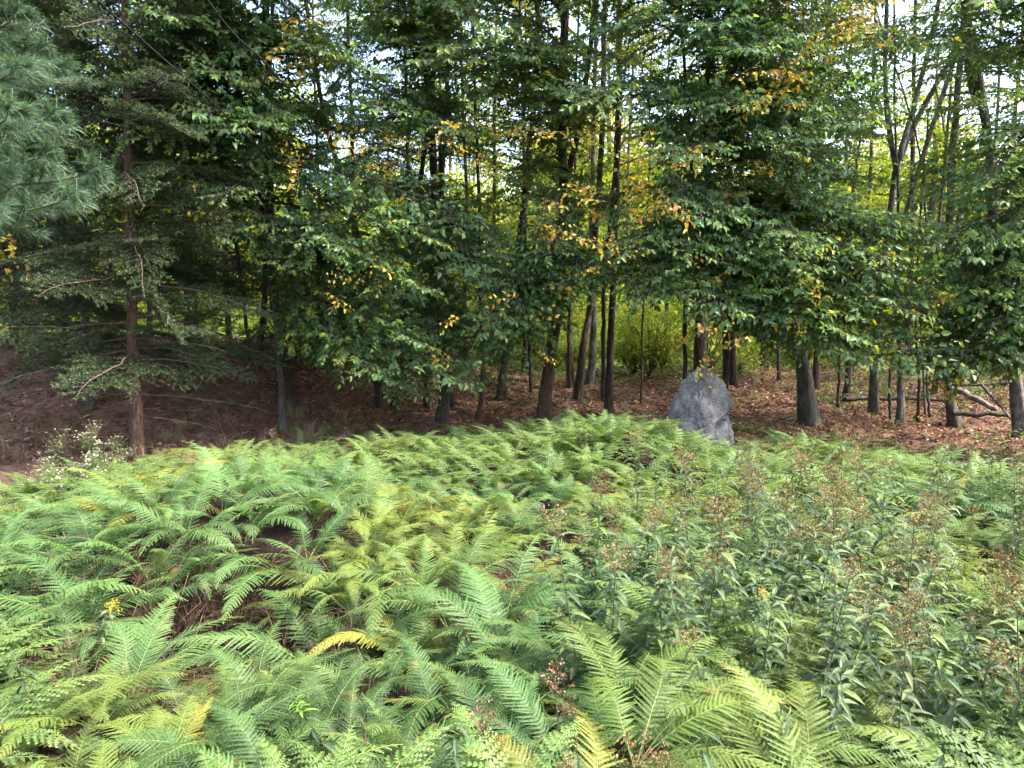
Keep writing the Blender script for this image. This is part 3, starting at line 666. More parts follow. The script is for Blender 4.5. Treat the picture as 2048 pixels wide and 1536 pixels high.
# ------------------------------------------------------------------ trees deeper in the wood
BK = [  # px, depth, width px, lean, bark, label
 (1140, 14.5, 12, .02, 'bark_brown', 'slim brown trunk deeper in, seen past the reddish tree'),
 (1179, 15.0, 18, .0, 'bark_pale', 'pale brown trunk deeper in on the green lit slope behind the leaning brown trunk'),
 (1218, 12.2, 20, .02, 'bark_dark', 'dark trunk, rear one of the overlapping pair left of the boulder'),
 (1333, 19.0, 10, .0, 'bark_dark', 'slim dark trunk against the sunlit grass left above the boulder'),
 (1403, 13.2, 36, .0, 'bark_brown', 'stout brown trunk deeper in straight above the boulder top'),
 (1470, 14.8, 17, .01, 'bark_dark', 'dark trunk deeper in at the right shoulder of the boulder'),
 (1484, 17.0, 12, -.01, 'bark_dark', 'slim dark trunk deepest in behind the right shoulder of the boulder'),
 (1527, 18.0, 12, .0, 'bark_dark', 'slim trunk deep in the litter midway from boulder to sturdy grey trunk'),
 (1560, 15.5, 10, .03, 'bark_brown', 'thin brown trunk deep in just left of the sturdy grey trunk'),
 (1634, 14.6, 16, .0, 'bark_brown', 'rotten brown stub trunk peeking out right of the sturdy grey trunk'),
 (1722, 18.5, 14, .0, 'bark_dark', 'dark trunk deep in left of the forked grey trunk'),
 (1820, 16.0, 18, -.02, 'bark_dark', 'dark trunk deep in behind the spotted pale trunk'),
 (1872, 14.0, 12, .0, 'bark_brown', 'brown trunk deep in left of the curved grey trunk'),
 (1952, 15.0, 12, .03, 'bark_grey', 'grey trunk deep in behind the fallen pale log'),
 (1063, 13.0, 9, -.02, 'bark_dark', 'thin dark trunk deeper in left of the reddish tree'),
 (1048, 16.5, 12, .0, 'bark_dark', 'thin dark trunk deepest in right of the crooked trunk'),
 (932, 15.0, 12, .0, 'bark_dark', 'dark trunk deep in right of the twin dark trunks'),
 (985, 17.0, 13, .02, 'bark_dark', 'dark trunk deep in behind the thin straight brown trunk'),
 (640, 17.0, 12, .0, 'bark_dark', 'thin trunk on the bank crest behind the dark litter slope'),
 (600, 15.5, 10, -.02, 'bark_grey', 'thin grey trunk on the bank crest right of the leaning maple'),
 (430, 18.0, 14, .0, 'bark_dark', 'dark trunk against the bright clearing right of the stout hemlock'),
 (330, 19.0, 12, .0, 'bark_dark', 'slim trunk against the bright clearing left of the stout hemlock'),
 (225, 18.0, 12, .0, 'bark_dark', 'slim trunk against the bright clearing left of the reddish spruce'),
 (80, 17.0, 14, .0, 'bark_dark', 'trunk against the bright clearing above the raw bank'),
 (1255, 21.0, 12, .0, 'bark_grey', 'slim trunk far in on the green lit slope right of the overlapping pair'),
 (1600, 22.0, 16, .0, 'bark_dark', 'trunk far in hidden behind the sturdy grey trunk'),
 (2010, 18.0, 18, .0, 'bark_dark', 'trunk far in behind the large spotted tree'),
 (1680, 24.0, 14, .0, 'bark_dark', 'trunk farthest in right of the sturdy grey trunk'),
 (1110, 24.0, 12, .0, 'bark_dark', 'trunk farthest in behind the reddish tree'),
 (880, 21.0, 12, .0, 'bark_dark', 'trunk farthest in behind the twin dark trunks'),
 (2150, 15.0, 18, .0, 'bark_dark', 'trunk deep in past the right border'),
 (2300, 13.0, 18, .0, 'bark_dark', 'trunk well past the right border'),
 (-60, 16.0, 18, .0, 'bark_dark', 'trunk deep in past the left border'),
 (-330, 14.0, 18, .0, 'bark_dark', 'trunk well past the left border'),
]
for px, D, w, lean, bark, label in BK:
    D += rg.uniform(-.2, .2); x = (px - 1024) / F * D; z0 = gz(x, D); ht = rg.uniform(9, 13)
    W = [Vector((x, D, z0 - .08))] + [Vector((x + lean * h + rg.uniform(-.08, .08), D + rg.uniform(-.1, .1), z0 + h)) for h in (1.2, 3, 5.5, 8, ht)]
    root = empty('tree', W[0]); tag(root, label, 'tree', 'trees deeper in the wood')
    r0 = w / F * D / 2 * .85; make_trunk(root, W, r0, r0 * .3, bark, 9, .45, .08, n=28)
    C = catmull(np.array([list(v) for v in W]), 50)
    for k in range(19):
        z = rg.uniform(z0 + 2.0, z0 + ht); 
        if px > 1000 and px < 1560 and z < z0 + 2.6: continue
        if 1700 < px < 2000 and 4.2 < z < 7.5 and rg.random() < .6: continue
        i = int(np.argmin(abs(C[:, 2] - z))); a = rg.uniform(0, 6.28); Lr = rg.uniform(1.2, 2.6)
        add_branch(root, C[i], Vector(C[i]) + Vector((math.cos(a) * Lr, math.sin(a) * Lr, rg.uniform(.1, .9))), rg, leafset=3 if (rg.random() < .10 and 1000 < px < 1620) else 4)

# distant trees round the clearing: trunk and crown only
def crown_mesh(seed, h, w, n=5200, leaf=.2):
    rg_ = np.random.default_rng(seed); mb = MB(); nc = 60
    cz = rg_.uniform(.02, 1, nc); prof = np.sin(np.pi * np.clip(cz * .82 + .12, 0, 1)) ** .7
    a = rg_.uniform(0, 6.28, nc); rr = w * .5 * prof * rg_.uniform(.3, 1, nc)
    cc = np.stack([np.cos(a) * rr, np.sin(a) * rr, cz * h], -1); rad = rg_.uniform(.5, 1.2, nc)
    i = rg_.integers(0, nc, n); off = rg_.normal(size=(n, 3)); off *= (rad[i] * rg_.uniform(.5, 1.05, n) / np.linalg.norm(off, axis=1))[:, None]; off[:, 2] *= .55
    P = cc[i] + off; d = rg_.normal(size=(n, 3)); d[:, 2] = d[:, 2] * .5 - .2; d /= np.linalg.norm(d, axis=1)[:, None]
    s = np.cross(d, rg_.normal(size=(n, 3)) * .5 + np.array([0, 0, 1])); s /= np.linalg.norm(s, axis=1)[:, None]
    ln = leaf * rg_.uniform(.6, 1.2, n)[:, None]
    V = np.stack([P, P + d * ln * .5 + s * ln * .33, P + d * ln, P + d * ln * .5 - s * ln * .33], 1).reshape(-1, 3)
    mb.add(V, quads=np.arange(4 * n).reshape(-1, 4), tint=np.repeat(np.clip(rg_.beta(2, 2.5, n) + rg_.normal(0, .15, nc)[i], 0, 1), 4))
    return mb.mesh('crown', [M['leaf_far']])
CROWNS = [crown_mesh(1, 9, 5.5), crown_mesh(2, 12, 6), crown_mesh(3, 7, 5), crown_mesh(4, 11, 5)]
mb = MB(); tube(mb, np.array([(0, 0, -.3), (.1, 0, 2), (.05, .1, 5), (0, 0, 9)]), [.16, .13, .1, .03], 7); TR = mb.mesh('trunk', [M['bark_brown']], True)
FARL = [('broad sunlit tree far off', 'broad sunlit trees beyond the clearing'), ('tall yellowing tree far off', 'tall yellowing trees beyond the clearing'),
        ('low bushy sunlit tree', 'low bushy trees at the clearing edge'), ('tall slim sunlit tree far off', 'tall slim trees beyond the clearing')]
for k in range(196):
    D = rg.uniform(26, 38) if k % 3 == 0 else rg.uniform(36, 70); x = rg.uniform(-1.0, 1.0) * D * .95
    if D < 34 and -9 < x < -3: continue
    if k > 178: D = rg.uniform(44, 66); x = D * rg.uniform(.04, .24)
    c = rg.randrange(4) if D > 38 else 2
    root = empty('far_tree', (x, D, gz(x, D)), rg.uniform(0, 6.28), rg.uniform(.75, 1.15)); wh = 'behind the left conifers' if x / D < -.38 else 'behind the shaded hemlocks' if x / D < -.08 else 'behind the reddish tree' if x / D < .12 else 'behind the boulder' if x / D < .36 else 'behind the grey trunks on the right'; dd = ', near rank' if D < 38 else ', middle rank' if D < 52 else ', last rank'; tag(root, FARL[c][0] + ' ' + wh + dd, 'tree', FARL[c][1] + ' ' + wh + dd)
    put('trunk', TR, root); cr = put('crown', CROWNS[c], root, rot=(0, 0, rg.uniform(0, 6)))


# shrubs and saplings between the trunks and the clearing
def shrub_mesh(seed, h, w, n=900, leaf=.085, mat='leaf_far'):
    rg_ = np.random.default_rng(seed); mb = MB(); nc = 26
    tops = np.stack([rg_.normal(0, w * .3, nc), rg_.normal(0, w * .3, nc), h * rg_.uniform(.3, 1, nc)], -1)
    for t_ in tops: tube(mb, np.array([(0, 0, -.05), t_ * [.4, .4, .6], t_]), [.012, .008, .003], 3, mat=1, cap=False)
    i = rg_.integers(0, nc, n); off = rg_.normal(size=(n, 3)) * [w * .13, w * .13, .10]
    a = rg_.uniform(0, 6.28, n); up = np.stack([rg_.normal(0, .5, n), rg_.normal(0, .5, n), np.ones(n)], -1)
    leaves(mb, tops[i] * rg_.uniform(.6, 1, n)[:, None] + off, np.stack([np.cos(a), np.sin(a), rg_.normal(-.3, .35, n)], -1), up, leaf * rg_.uniform(.6, 1.2, n), leaf * .6, rg_.beta(2, 2.2, n))
    return mb.mesh('shrub', [M[mat], M['twig']])
SHR = [shrub_mesh(700 + k, (1.2, 2.0, 2.8, 3.6)[k], (1.4, 1.6, 2.0, 2.0)[k], (900, 1300, 1800, 2200)[k]) for k in range(4)]
SHL = ('low leafy shrub in the wood', 'waist high leafy shrub in the wood', 'head high sapling thicket in the wood', 'tall sapling thicket in the wood')
SHG = ('low shrubs under the trees', 'waist high shrubs under the trees', 'sapling thickets under the trees', 'tall sapling thickets before the clearing')
for k in range(120):
    D = rg.uniform(15.5, 30); x = rg.uniform(-.85, .85) * D; c = rg.randrange(2) if D < 18 else rg.randrange(4)
    if D < 24 and .02 < x / D < .36 and c > 1: c = 0
    if D < 26 and -.42 < x / D < -.30 : c = 0
    wh = 'behind the left conifers' if x / D < -.38 else 'behind the shaded hemlocks' if x / D < -.08 else 'behind the reddish tree' if x / D < .12 else 'behind the boulder' if x / D < .36 else 'behind the grey trunks on the right'
    tag(put('shrub', SHR[c], loc=(x, D, gz(x, D)), rot=(0, 0, rg.uniform(0, 6.28)), s=rg.uniform(.8, 1.25)), SHL[c] + ' ' + wh, 'shrub', SHG[c] + ' ' + wh)

# ------------------------------------------------------------------ the boulder
def boulder():
    import bmesh
    bm = bmesh.new()
    D = 9.0
    c = at(1402, 808, D); base = at(1402, 729, D).z - (146 * D / F + .38)
    px = D / F
    Z0 = at(1402, 876, D).z
    pts = [(-66, 0, -.12), (-70, 22, .06), (-67, 52, .02), (-57, 86, .05), (-39, 114, .0), (-9, 140, -.03), (6, 146, .02), (24, 134, .04), (47, 109, .0), (60, 74, .06), (70, 38, .0), (72, 0, .05),
           (-52, 4, -.30), (-44, 62, -.16), (-9, 118, -.16), (-16, 70, -.40), (-6, 2, -.50), (26, 66, -.26), (22, 112, -.09), (56, -6, -.34), (50, 56, -.07), (68, 14, -.14),
           (-40, 60, .32), (0, 120, .22), (40, 80, .28), (-50, 0, .38), (50, 0, .36), (-60, -70, -.2), (-60, -70, .3), (60, -70, -.25), (62, -70, .3), (10, -70, -.42)]
    vs_ = [bm.verts.new((x_ * px, y_, z_ * px)) for x_, z_, y_ in pts]
    res = bmesh.ops.convex_hull(bm, input=vs_)
    bmesh.ops.delete(bm, geom=[v for v in bm.verts if not v.link_faces], context='VERTS')
    for it in range(5):
        bmesh.ops.subdivide_edges(bm, edges=bm.edges[:], cuts=1, use_grid_fill=True)
        bmesh.ops.triangulate(bm, faces=bm.faces[:]) if it == 0 else None
        if it in (2, 4): bmesh.ops.smooth_vert(bm, verts=bm.verts[:], factor=.12 if it == 2 else .3, use_axis_x=True, use_axis_y=True, use_axis_z=True)
    bm.normal_update()
    mv = []
    for v in bm.verts:
        q_ = v.co; X, Y, z = q_; n1_ = mnoise.fractal(q_ * 3.0, 1, 2, 4); cr = abs(mnoise.fractal(Vector((X * 2.2 + z * 1.1, Y * 2, z * 2.6 - X)) * 1.6, 1, 2, 3))
        dd = n1_ * .035 + mnoise.fractal(q_ * 12, 1, 2, 4) * .008 + mnoise.fractal(q_ * 38, 1, 2, 3) * .005 - .03 * math.exp(-(cr / .025) ** 2)
        if Y < .05: dd -= .10 * math.exp(-((z - (.20 + .55 * (X - .12))) / .035) ** 2) * float(sm(.06, .16, X))
        if X > .1 and z < .20 + .55 * (X - .12): dd -= .035
        mv.append(v.normal * dd)
    for v, m_ in zip(bm.verts, mv): v.co += m_
    me = bpy.data.meshes.new('boulder'); bm.to_mesh(me); bm.free()
    for f_ in me.polygons: f_.use_smooth = True
    m, t, N, L = newmat('grey_granite')
    tc = N('ShaderNodeTexCoord'); V = tc.outputs['Object']
    n1 = noise_(t, V, 3.5, 6, .65); n2 = noise_(t, V, 26, 5, .7)
    c1 = ramp(t, n1, [(.34, (.065, .056, .048)), (.5, (.15, .132, .115)), (.66, (.30, .27, .235))])
    # pale lichen specks, thick along streaks that run down from the top
    vo = N('ShaderNodeTexVoronoi'); vo.inputs['Scale'].default_value = 95; L(V, vo.inputs['Vector'])
    mp = N('ShaderNodeMapping'); mp.inputs['Scale'].default_value = (6, 4, 2.2); mp.inputs['Rotation'].default_value = (0, R(28), 0); mp.inputs['Location'].default_value = (.3, 0, .2); L(V, mp.inputs[0])
    st = noise_(t, mp.outputs[0], 1.0, 2, .5); sp = N('ShaderNodeSeparateXYZ'); L(V, sp.inputs[0])
    hgt = N('ShaderNodeMapRange'); L(sp.outputs['Z'], hgt.inputs[0]); hgt.inputs[1].default_value = .1; hgt.inputs[2].default_value = .8
    amt = mth(t, 'MULTIPLY', mth(t, 'ADD', mth(t, 'MULTIPLY', mth(t, 'GREATER_THAN', st, .49), .46), .03), mth(t, 'ADD', hgt.outputs[0], .55))
    amt = mth(t, 'ADD', amt, mth(t, 'MULTIPLY', mth(t, 'SUBTRACT', n2, .5), .55))
    spk = mth(t, 'LESS_THAN', vo.outputs['Distance'], mth(t, 'MULTIPLY', amt, .58))
    mx = N('ShaderNodeMix'); mx.data_type = 'RGBA'; L(mth(t, 'MULTIPLY', spk, .75), mx.inputs[0]); L(c1, mx.inputs[6]); mx.inputs[7].default_value = (.60, .56, .52, 1)
    p = N('ShaderNodeBsdfPrincipled'); L(mx.outputs[2], p.inputs['Base Color']); p.inputs['Roughness'].default_value = .85
    b = N('ShaderNodeBump'); b.inputs['Strength'].default_value = .6; b.inputs['Distance'].default_value = .015; L(n2, b.inputs['Height']); L(b.outputs[0], p.inputs['Normal'])
    o = N('ShaderNodeOutputMaterial'); L(p.outputs[0], o.inputs[0])
    me.materials.append(m)
    o_ = put('boulder', me, loc=(c.x, D, Z0)); tag(o_, 'pointed grey boulder with white lichen streaks at the far edge of the ferns', 'boulder')
boulder()

# ------------------------------------------------------------------ fallen log, sticks, cables
def log_thing(name, P, r0, r1, bark, label, cat, group=None, sides=12):
    P = [Vector(p_) for p_ in P]; root = empty(name, P[0]) ; mb = MB(); C = catmull(np.array([list(p_) for p_ in P]), 16) - np.array(P[0])
    C[1:-1] += RNG.normal(0, r0 * .25, (14, 3)); tube(mb, C, np.linspace(r0, r1, 16), sides, .12); bpy.data.objects.remove(root)
    return tag(put(name, mb.mesh(name, [bark if not isinstance(bark, str) else M[bark]], True), loc=P[0]), label, cat, group)
palewood = plainmat('weathered_wood', [(.3, (.06, .045, .035)), (.5, (.15, .12, .10)), (.7, (.26, .22, .19))], 9, .85, .7)
a_ = ground_hit(1898, 790); b_ = ground_hit(1990, 822)
log_thing('fallen_log', [at(1895, 772, 13.2), at(1940, 792, 12.6), at(1992, 818, 12.0)], .055, .04, palewood, 'pale barkless log lying on the slope behind the curved grey trunk', 'log')
log_thing('fallen_branch', [at(1895, 768, 11.6), at(1950, 770, 11.5), at(2030, 764, 11.4)], .022, .012, 'bark_dark', 'dark dead branch lying level just above the pale log', 'branch')
log_thing('fallen_branch', [at(1962, 768, 11.2), at(1990, 800, 11.0), at(2020, 835, 10.6)], .022, .015, 'bark_grey', 'grey dead branch slanting down across the pale log', 'branch')
log_thing('fallen_log', [at(1690, 798, 13), at(1800, 796, 13), at(1900, 800, 13.2)], .045, .03, 'bark_dark', 'dark rotting trunk lying level behind the slim stems', 'log')
log_thing('fallen_log', [at(1905, 826, 11.2), at(1990, 828, 11.1), at(2070, 838, 11.0)], .04, .03, 'bark_dark', 'dark mossy trunk lying at the foot of the large spotted tree', 'log')
for k in range(34):
    px = rg.uniform(600, 2040); py = rg.uniform(770, 865); g0 = ground_hit(px, py, 8.8); a = rg.uniform(0, 3.14); Ls = rg.uniform(.4, 1.3)
    g1 = Vector((g0.x + math.cos(a) * Ls, g0.y + math.sin(a) * Ls * .6, 0)); g1.z = gz(g1.x, g1.y) + rg.uniform(.02, .15)
    mid = (g0 + g1) / 2; mid.z += .03; mid.x += rg.uniform(-.05, .05)
    log_thing('fallen_stick', [g0 + Vector((0, 0, .02)), mid, g1], rg.uniform(.007, .016), .004, 'bark_grey' if k % 3 else 'bark_dark', 'thin fallen stick lying loose on the brown leaf litter', 'stick', 'sticks scattered on the leaf litter', 6)
for pts, lab in (([(150, -60, 6.0), (195, 0, 6.2), (290, 85, 6.8), (420, 200, 7.6), (490, 270, 8.0), (575, 350, 8.6)], 'slim dark cable slanting down through the leaves, the left one of two'),
                 ([(380, -60, 6.0), (415, 0, 6.2), (470, 70, 6.6), (520, 115, 7.0), (565, 165, 7.5), (610, 205, 8)], 'slim dark cable slanting down through the leaves, the right one of two')):
    mb = MB(); P = catmull(np.array([list(at(*p_)) for p_ in pts]), 30); tube(mb, P, .0085, 6, tint=.5)
    tag(put('cable', mb.mesh('cable', [M['cable']], True)), lab, 'cable')

# ------------------------------------------------------------------ scatter node group
def scatter(name, P, rot, scl, idx, sources, label, kind='stuff'):
    me = bpy.data.meshes.new(name); me.vertices.add(len(P)); me.vertices.foreach_set('co', np.asarray(P, np.float32).ravel())
    for an, ty, data, key in (('rot', 'FLOAT_VECTOR', np.asarray(rot, np.float32).ravel(), 'vector'), ('scl', 'FLOAT', np.asarray(scl, np.float32), 'value'), ('pick', 'INT', np.asarray(idx, np.int32), 'value')):
        at_ = me.attributes.new(an, ty, 'POINT'); at_.data.foreach_set(key, data)
    coll = bpy.data.collections.new(name + '_pieces')
    for k, s_ in enumerate(sources): coll.objects.link(bpy.data.objects.new('%s_piece_%02d' % (name, k), s_))
    ng = bpy.data.node_groups.new(name, 'GeometryNodeTree'); ng.interface.new_socket('Geometry', in_out='INPUT', socket_type='NodeSocketGeometry'); ng.interface.new_socket('Geometry', in_out='OUTPUT', socket_type='NodeSocketGeometry')
    n = ng.nodes.new; l = ng.links.new; gi = n('NodeGroupInput'); go = n('NodeGroupOutput'); iop = n('GeometryNodeInstanceOnPoints'); ci = n('GeometryNodeCollectionInfo')
    ci.inputs['Collection'].default_value = coll; ci.inputs['Separate Children'].default_value = True; ci.inputs['Reset Children'].default_value = True
    def na(a, ty): x = n('GeometryNodeInputNamedAttribute'); x.data_type = ty; x.inputs['Name'].default_value = a; return x.outputs['Attribute']
    l(gi.outputs[0], iop.inputs['Points']); l(ci.outputs[0], iop.inputs['Instance']); iop.inputs['Pick Instance'].default_value = True
    l(na('pick', 'INT'), iop.inputs['Instance Index']); l(na('rot', 'FLOAT_VECTOR'), iop.inputs['Rotation']); l(na('scl', 'FLOAT'), iop.inputs['Scale']); l(iop.outputs[0], go.inputs[0])
    o = put(name, me); md = o.modifiers.new('scatter', 'NODES'); md.node_group = ng
    return tag(o, label, kind=kind)

# ------------------------------------------------------------------ leaf litter, herbs, grass, dry grass
n = 64000
x = RNG.uniform(-11, 11, n); y = 8.2 + 11 * RNG.random(n) ** 1.4
keep = (np.abs(x) < y * .9 + 1); x = x[keep]; y = y[keep]; n = len(x)
z = H(x, y) + RNG.uniform(.004, .03, n)
a = RNG.uniform(0, 6.28, n); d = np.stack([np.cos(a), np.sin(a), RNG.normal(0, .3, n)], -1); up = np.stack([RNG.normal(0, .4, n), RNG.normal(0, .4, n), np.ones(n)], -1)
mb = MB(); ln = RNG.uniform(.04, .095, n)
leaves(mb, np.stack([x, y, z], -1), d, up, ln, ln * .6, RNG.beta(1.6, 2.2, n) + (RNG.random(n) < .012) * .6, fold=.3, droop=.1)
tag(put('leaf_litter', mb.mesh('leaf_litter', [M['litter']])), 'brown and pinkish fallen leaves covering the forest floor', kind='stuff')

def herb_mesh(seed, n=12, h=.16, leaf=.07, mat='herb', w=.55):
    rg_ = np.random.default_rng(seed); mb = MB(); a = rg_.uniform(0, 6.28, n); rr = rg_.uniform(0, .12, n)
    P = np.stack([np.cos(a) * rr, np.sin(a) * rr, rg_.uniform(.03, h, n)], -1)
    leaves(mb, P, np.stack([np.cos(a), np.sin(a), rg_.normal(.1, .3, n)], -1), np.stack([rg_.normal(0, .2, n), rg_.normal(0, .2, n), np.ones(n)], -1), leaf * rg_.uniform(.6, 1.2, n), leaf * w, rg_.random(n))
    return mb.mesh('herb', [M[mat]])
def tuft_mesh(seed, n=22, h=.3, w=.006, mat='grass', spread=.5, lean=0):
    rg_ = np.random.default_rng(seed); mb = MB()
    for k in range(n):
        a = rg_.uniform(0, 6.28); l_ = h * rg_.uniform(.5, 1.2); o_ = rg_.uniform(.1, spread); b0 = rg_.normal(0, .03, 3); b0[2] = 0
        c = np.array([math.cos(a) * o_, math.sin(a) * o_, 0]); s = np.array([-math.sin(a), math.cos(a), 0]) * w / 2
        p1 = b0 + np.array([0, 0, l_ * .55]) + c * l_ * .3; p2 = b0 + np.array([0, 0, l_ * (.95 - o_ * .5)]) + c * l_
        mb.add([b0 - s, b0 + s, p1 + s * .8, p1 - s * .8, p2], [(3, 2, 4)], [(0, 1, 2, 3)], tint=rg_.random())
    return mb.mesh('tuft', [M[mat]])
herbs = [herb_mesh(k) for k in range(4)] + [herb_mesh(9, 7, .35, .10)]
n = 5200; x = RNG.uniform(-16, 16, n); y = 13 + 14 * RNG.random(n)
nn = np.array([mnoise.noise(Vector((a_ * .5, b_ * .4, 3))) for a_, b_ in zip(x, y)])
keep = (nn > -.10 - (y - 14) * .03) ; x, y = x[keep], y[keep]; n = len(x)
scatter('low_herbs', np.stack([x, y, H(x, y)], -1), np.stack([RNG.normal(0, .1, n), RNG.normal(0, .1, n), RNG.uniform(0, 6.28, n)], -1), RNG.uniform(.6, 1.6, n), RNG.integers(0, 5, n), herbs, 'low yellow green herbs and seedlings on the lit forest floor')
n = 620; x = RNG.uniform(-8, 9, n); y = 8.9 + 5 * RNG.random(n)
scatter('shade_herbs', np.stack([x, y, H(x, y)], -1), np.stack([RNG.normal(0, .1, n), RNG.normal(0, .1, n), RNG.uniform(0, 6.28, n)], -1), RNG.uniform(.4, 1.1, n), RNG.integers(0, 5, n), herbs, 'sparse seedlings dotting the shaded leaf litter')
tufts = [tuft_mesh(20 + k, 26, .32, .012) for k in range(4)]
n = 9000; x = RNG.uniform(-34, 34, n); y = 20 + 28 * RNG.random(n) ** 1.2
scatter('clearing_grass', np.stack([x, y, H(x, y)], -1), np.stack([np.zeros(n), np.zeros(n), RNG.uniform(0, 6.28, n)], -1), RNG.uniform(.8, 1.8, n), RNG.integers(0, 4, n), tufts, 'sunlit yellow green grass of the clearing behind the wood')
dry = [tuft_mesh(40 + k, 30, .34, .005, 'dry', 1.1) for k in range(4)]
dryd = [tuft_mesh(60 + k, 30, .34, .005, 'dry_dark', 1.1) for k in range(4)]
n = 420; x = RNG.uniform(-7.5, -1.6, n); y = 7.6 + 3.2 * RNG.random(n)
scatter('dry_grass', np.stack([x, y, H(x, y)], -1), np.stack([RNG.normal(.3, .5, n), RNG.normal(0, .5, n), RNG.uniform(0, 6.28, n)], -1), RNG.uniform(.3, .95, n), RNG.integers(0, 4, n), dry, 'dry brown grass and rootlets on the raw earth bank')
n = 170; x = RNG.normal(4.0, .28, n); y = RNG.normal(9.1, .22, n)
scatter('dry_grass_patch', np.stack([x, y, H(x, y)], -1), np.stack([RNG.normal(0, .5, n), RNG.normal(0, .5, n), RNG.uniform(0, 6.28, n)], -1), RNG.uniform(.4, .9, n), RNG.integers(0, 4, n), dry, 'pale dry grass patch behind the ferns right of the sturdy grey trunk')
n = 900; x = RNG.uniform(-6, 6, n); y = .9 + 7.2 * RNG.random(n)
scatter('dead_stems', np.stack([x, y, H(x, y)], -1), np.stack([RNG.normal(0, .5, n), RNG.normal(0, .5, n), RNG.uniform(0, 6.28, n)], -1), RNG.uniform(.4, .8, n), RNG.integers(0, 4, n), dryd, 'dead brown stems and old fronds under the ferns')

twm = [b_[1] for b_ in BARE]
n = 380; x = np.concatenate([RNG.uniform(-8, -1.2, 190), RNG.uniform(-2, 8, 190)]); y = 8.6 + 4.5 * RNG.random(n)
scatter('twig_litter', np.stack([x, y, H(x, y) + .02], -1), np.stack([RNG.normal(0, .25, n), RNG.normal(0, .22, n), RNG.uniform(0, 6.28, n)], -1), RNG.uniform(.25, .8, n), RNG.integers(0, 3, n), twm, 'dead twigs and rootlets strewn over the bank and the leaf litter')
n = 260; x = np.concatenate([RNG.normal(-1.42, .3, 150), RNG.normal(-.95, .2, 50), RNG.normal(.28, .18, 60)]); y = np.concatenate([RNG.normal(3.4, .3, 150), RNG.normal(3.15, .2, 50), RNG.normal(4.2, .18, 60)])
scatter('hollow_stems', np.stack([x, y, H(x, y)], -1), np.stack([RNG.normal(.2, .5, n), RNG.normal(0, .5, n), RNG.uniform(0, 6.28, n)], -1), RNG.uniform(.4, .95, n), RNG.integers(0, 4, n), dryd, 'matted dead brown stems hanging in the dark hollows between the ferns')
# ------------------------------------------------------------------ ferns
def frond(Lm, seed, npair=26, nt_=11, wid=.115, th0=62, th1=-25, mat='fern', stipe=.2, lean=.0, ragged=0.0):
    rg_ = np.random.default_rng(seed); mb = MB(); m = 24; s = np.linspace(0, 1, m)
    th = R(th0) + (R(th1) - R(th0)) * s ** 1.15 + rg_.normal(0, .015, m).cumsum()
    az = rg_.normal(0, .03, m).cumsum() + lean * s ** 2
    ds = Lm / (m - 1); dx = np.cos(th) * np.cos(az); dy = np.cos(th) * np.sin(az); dz = np.sin(th)
    P = np.stack([np.cumsum(dx) - dx[0], np.cumsum(dy) - dy[0], np.cumsum(dz) - dz[0]], -1) * ds
    D_ = np.stack([dx, dy, dz], -1); S = np.stack([-np.sin(az), np.cos(az), 0 * az], -1); U = np.cross(D_, S)
    U *= np.sign(U[:, 2:3]) + (U[:, 2:3] == 0)
    tube(mb, P, .0028 * (1 - .8 * s) + .0004, 4, mat=1, cap=False)
    I = lambda A, u: np.stack([np.interp(u, s, A[:, k]) for k in range(3)], -1)
    ub = np.linspace(0, .985, npair); u = stipe + (1 - stipe) * ub
    p0, d0, s0, u0 = I(P, u), I(D_, u), I(S, u), I(U, u)
    w = wid * np.minimum(1, .45 + 2.0 * ub) * (1 - ub) ** .72 * Lm / .7
    tw0 = (1 - stipe) * Lm / npair * .56
    for side in (1, -1):
        ang = R(72) - R(34) * ub + rg_.normal(0, .05, npair)
        pd = np.cos(ang)[:, None] * d0 + side * np.sin(ang)[:, None] * s0 + (rg_.normal(.0, .10, npair) + .05)[:, None] * u0
        pl = w * rg_.uniform(.88, 1.06, npair)
        if ragged: pl = pl * np.where(rg_.random(npair) < ragged, rg_.uniform(.2, .7, npair), 1)
        dr = rg_.uniform(.12, .42)
        k = np.arange(nt_); a = k / nt_; b_ = (k + .92) / nt_
        cen = lambda f_: p0[:, None, :] + pd[:, None, :] * (pl[:, None] * f_)[..., None] - u0[:, None, :] * ((f_ ** 2) * pl[:, None] * dr)[..., None] + d0[:, None, :] * ((f_ ** 2) * pl[:, None] * .12)[..., None]
        A = cen(np.broadcast_to(a, (npair, nt_))); B_ = cen(np.broadcast_to(b_, (npair, nt_)))
        tl = tw0 * np.minimum(1, pl / (wid * .35))[:, None] * (1 - a[None, :] * .86) ** .8
        for sd in (1, -1):
            qd = np.cross(u0, pd) * sd; qd = qd[:, None, :] * .93 + pd[:, None, :] * .42 + (u0[:, None, :] * rg_.uniform(.0, .38, (npair, nt_, 1)))
            C = (A * .35 + B_ * .65) + qd * tl[..., None]; E = (A * .75 + B_ * .25) + qd * (tl * .8)[..., None]
            V = np.stack([A, B_, C, E], 2).reshape(-1, 3)
            q = np.arange(len(V)).reshape(-1, 4)
            if (side * sd) > 0: q = q[:, ::-1]
            tn = np.clip(.42 + .22 * ub[:, None] + .12 * a[None, :] + rg_.normal(0, .05, (npair, nt_)), 0, 1)
            mb.add(V, quads=q, tint=np.repeat(tn.ravel(), 4))
    return mb.mesh('frond', [M[mat], M['stalk']])
ARCH = [(.72, 66, -30), (.80, 70, -8), (.62, 55, -38), (.85, 60, -20), (.55, 62, -14), (.75, 48, -30), (.68, 66, -12), (.9, 58, -35)]
FRONDS = [frond(Lm, 200 + k, 30, 15, .125, a, b_, lean=(-.5, .4, .2, -.3, .3, -.2, .1, .5)[k]) for k, (Lm, a, b_) in enumerate(ARCH)]
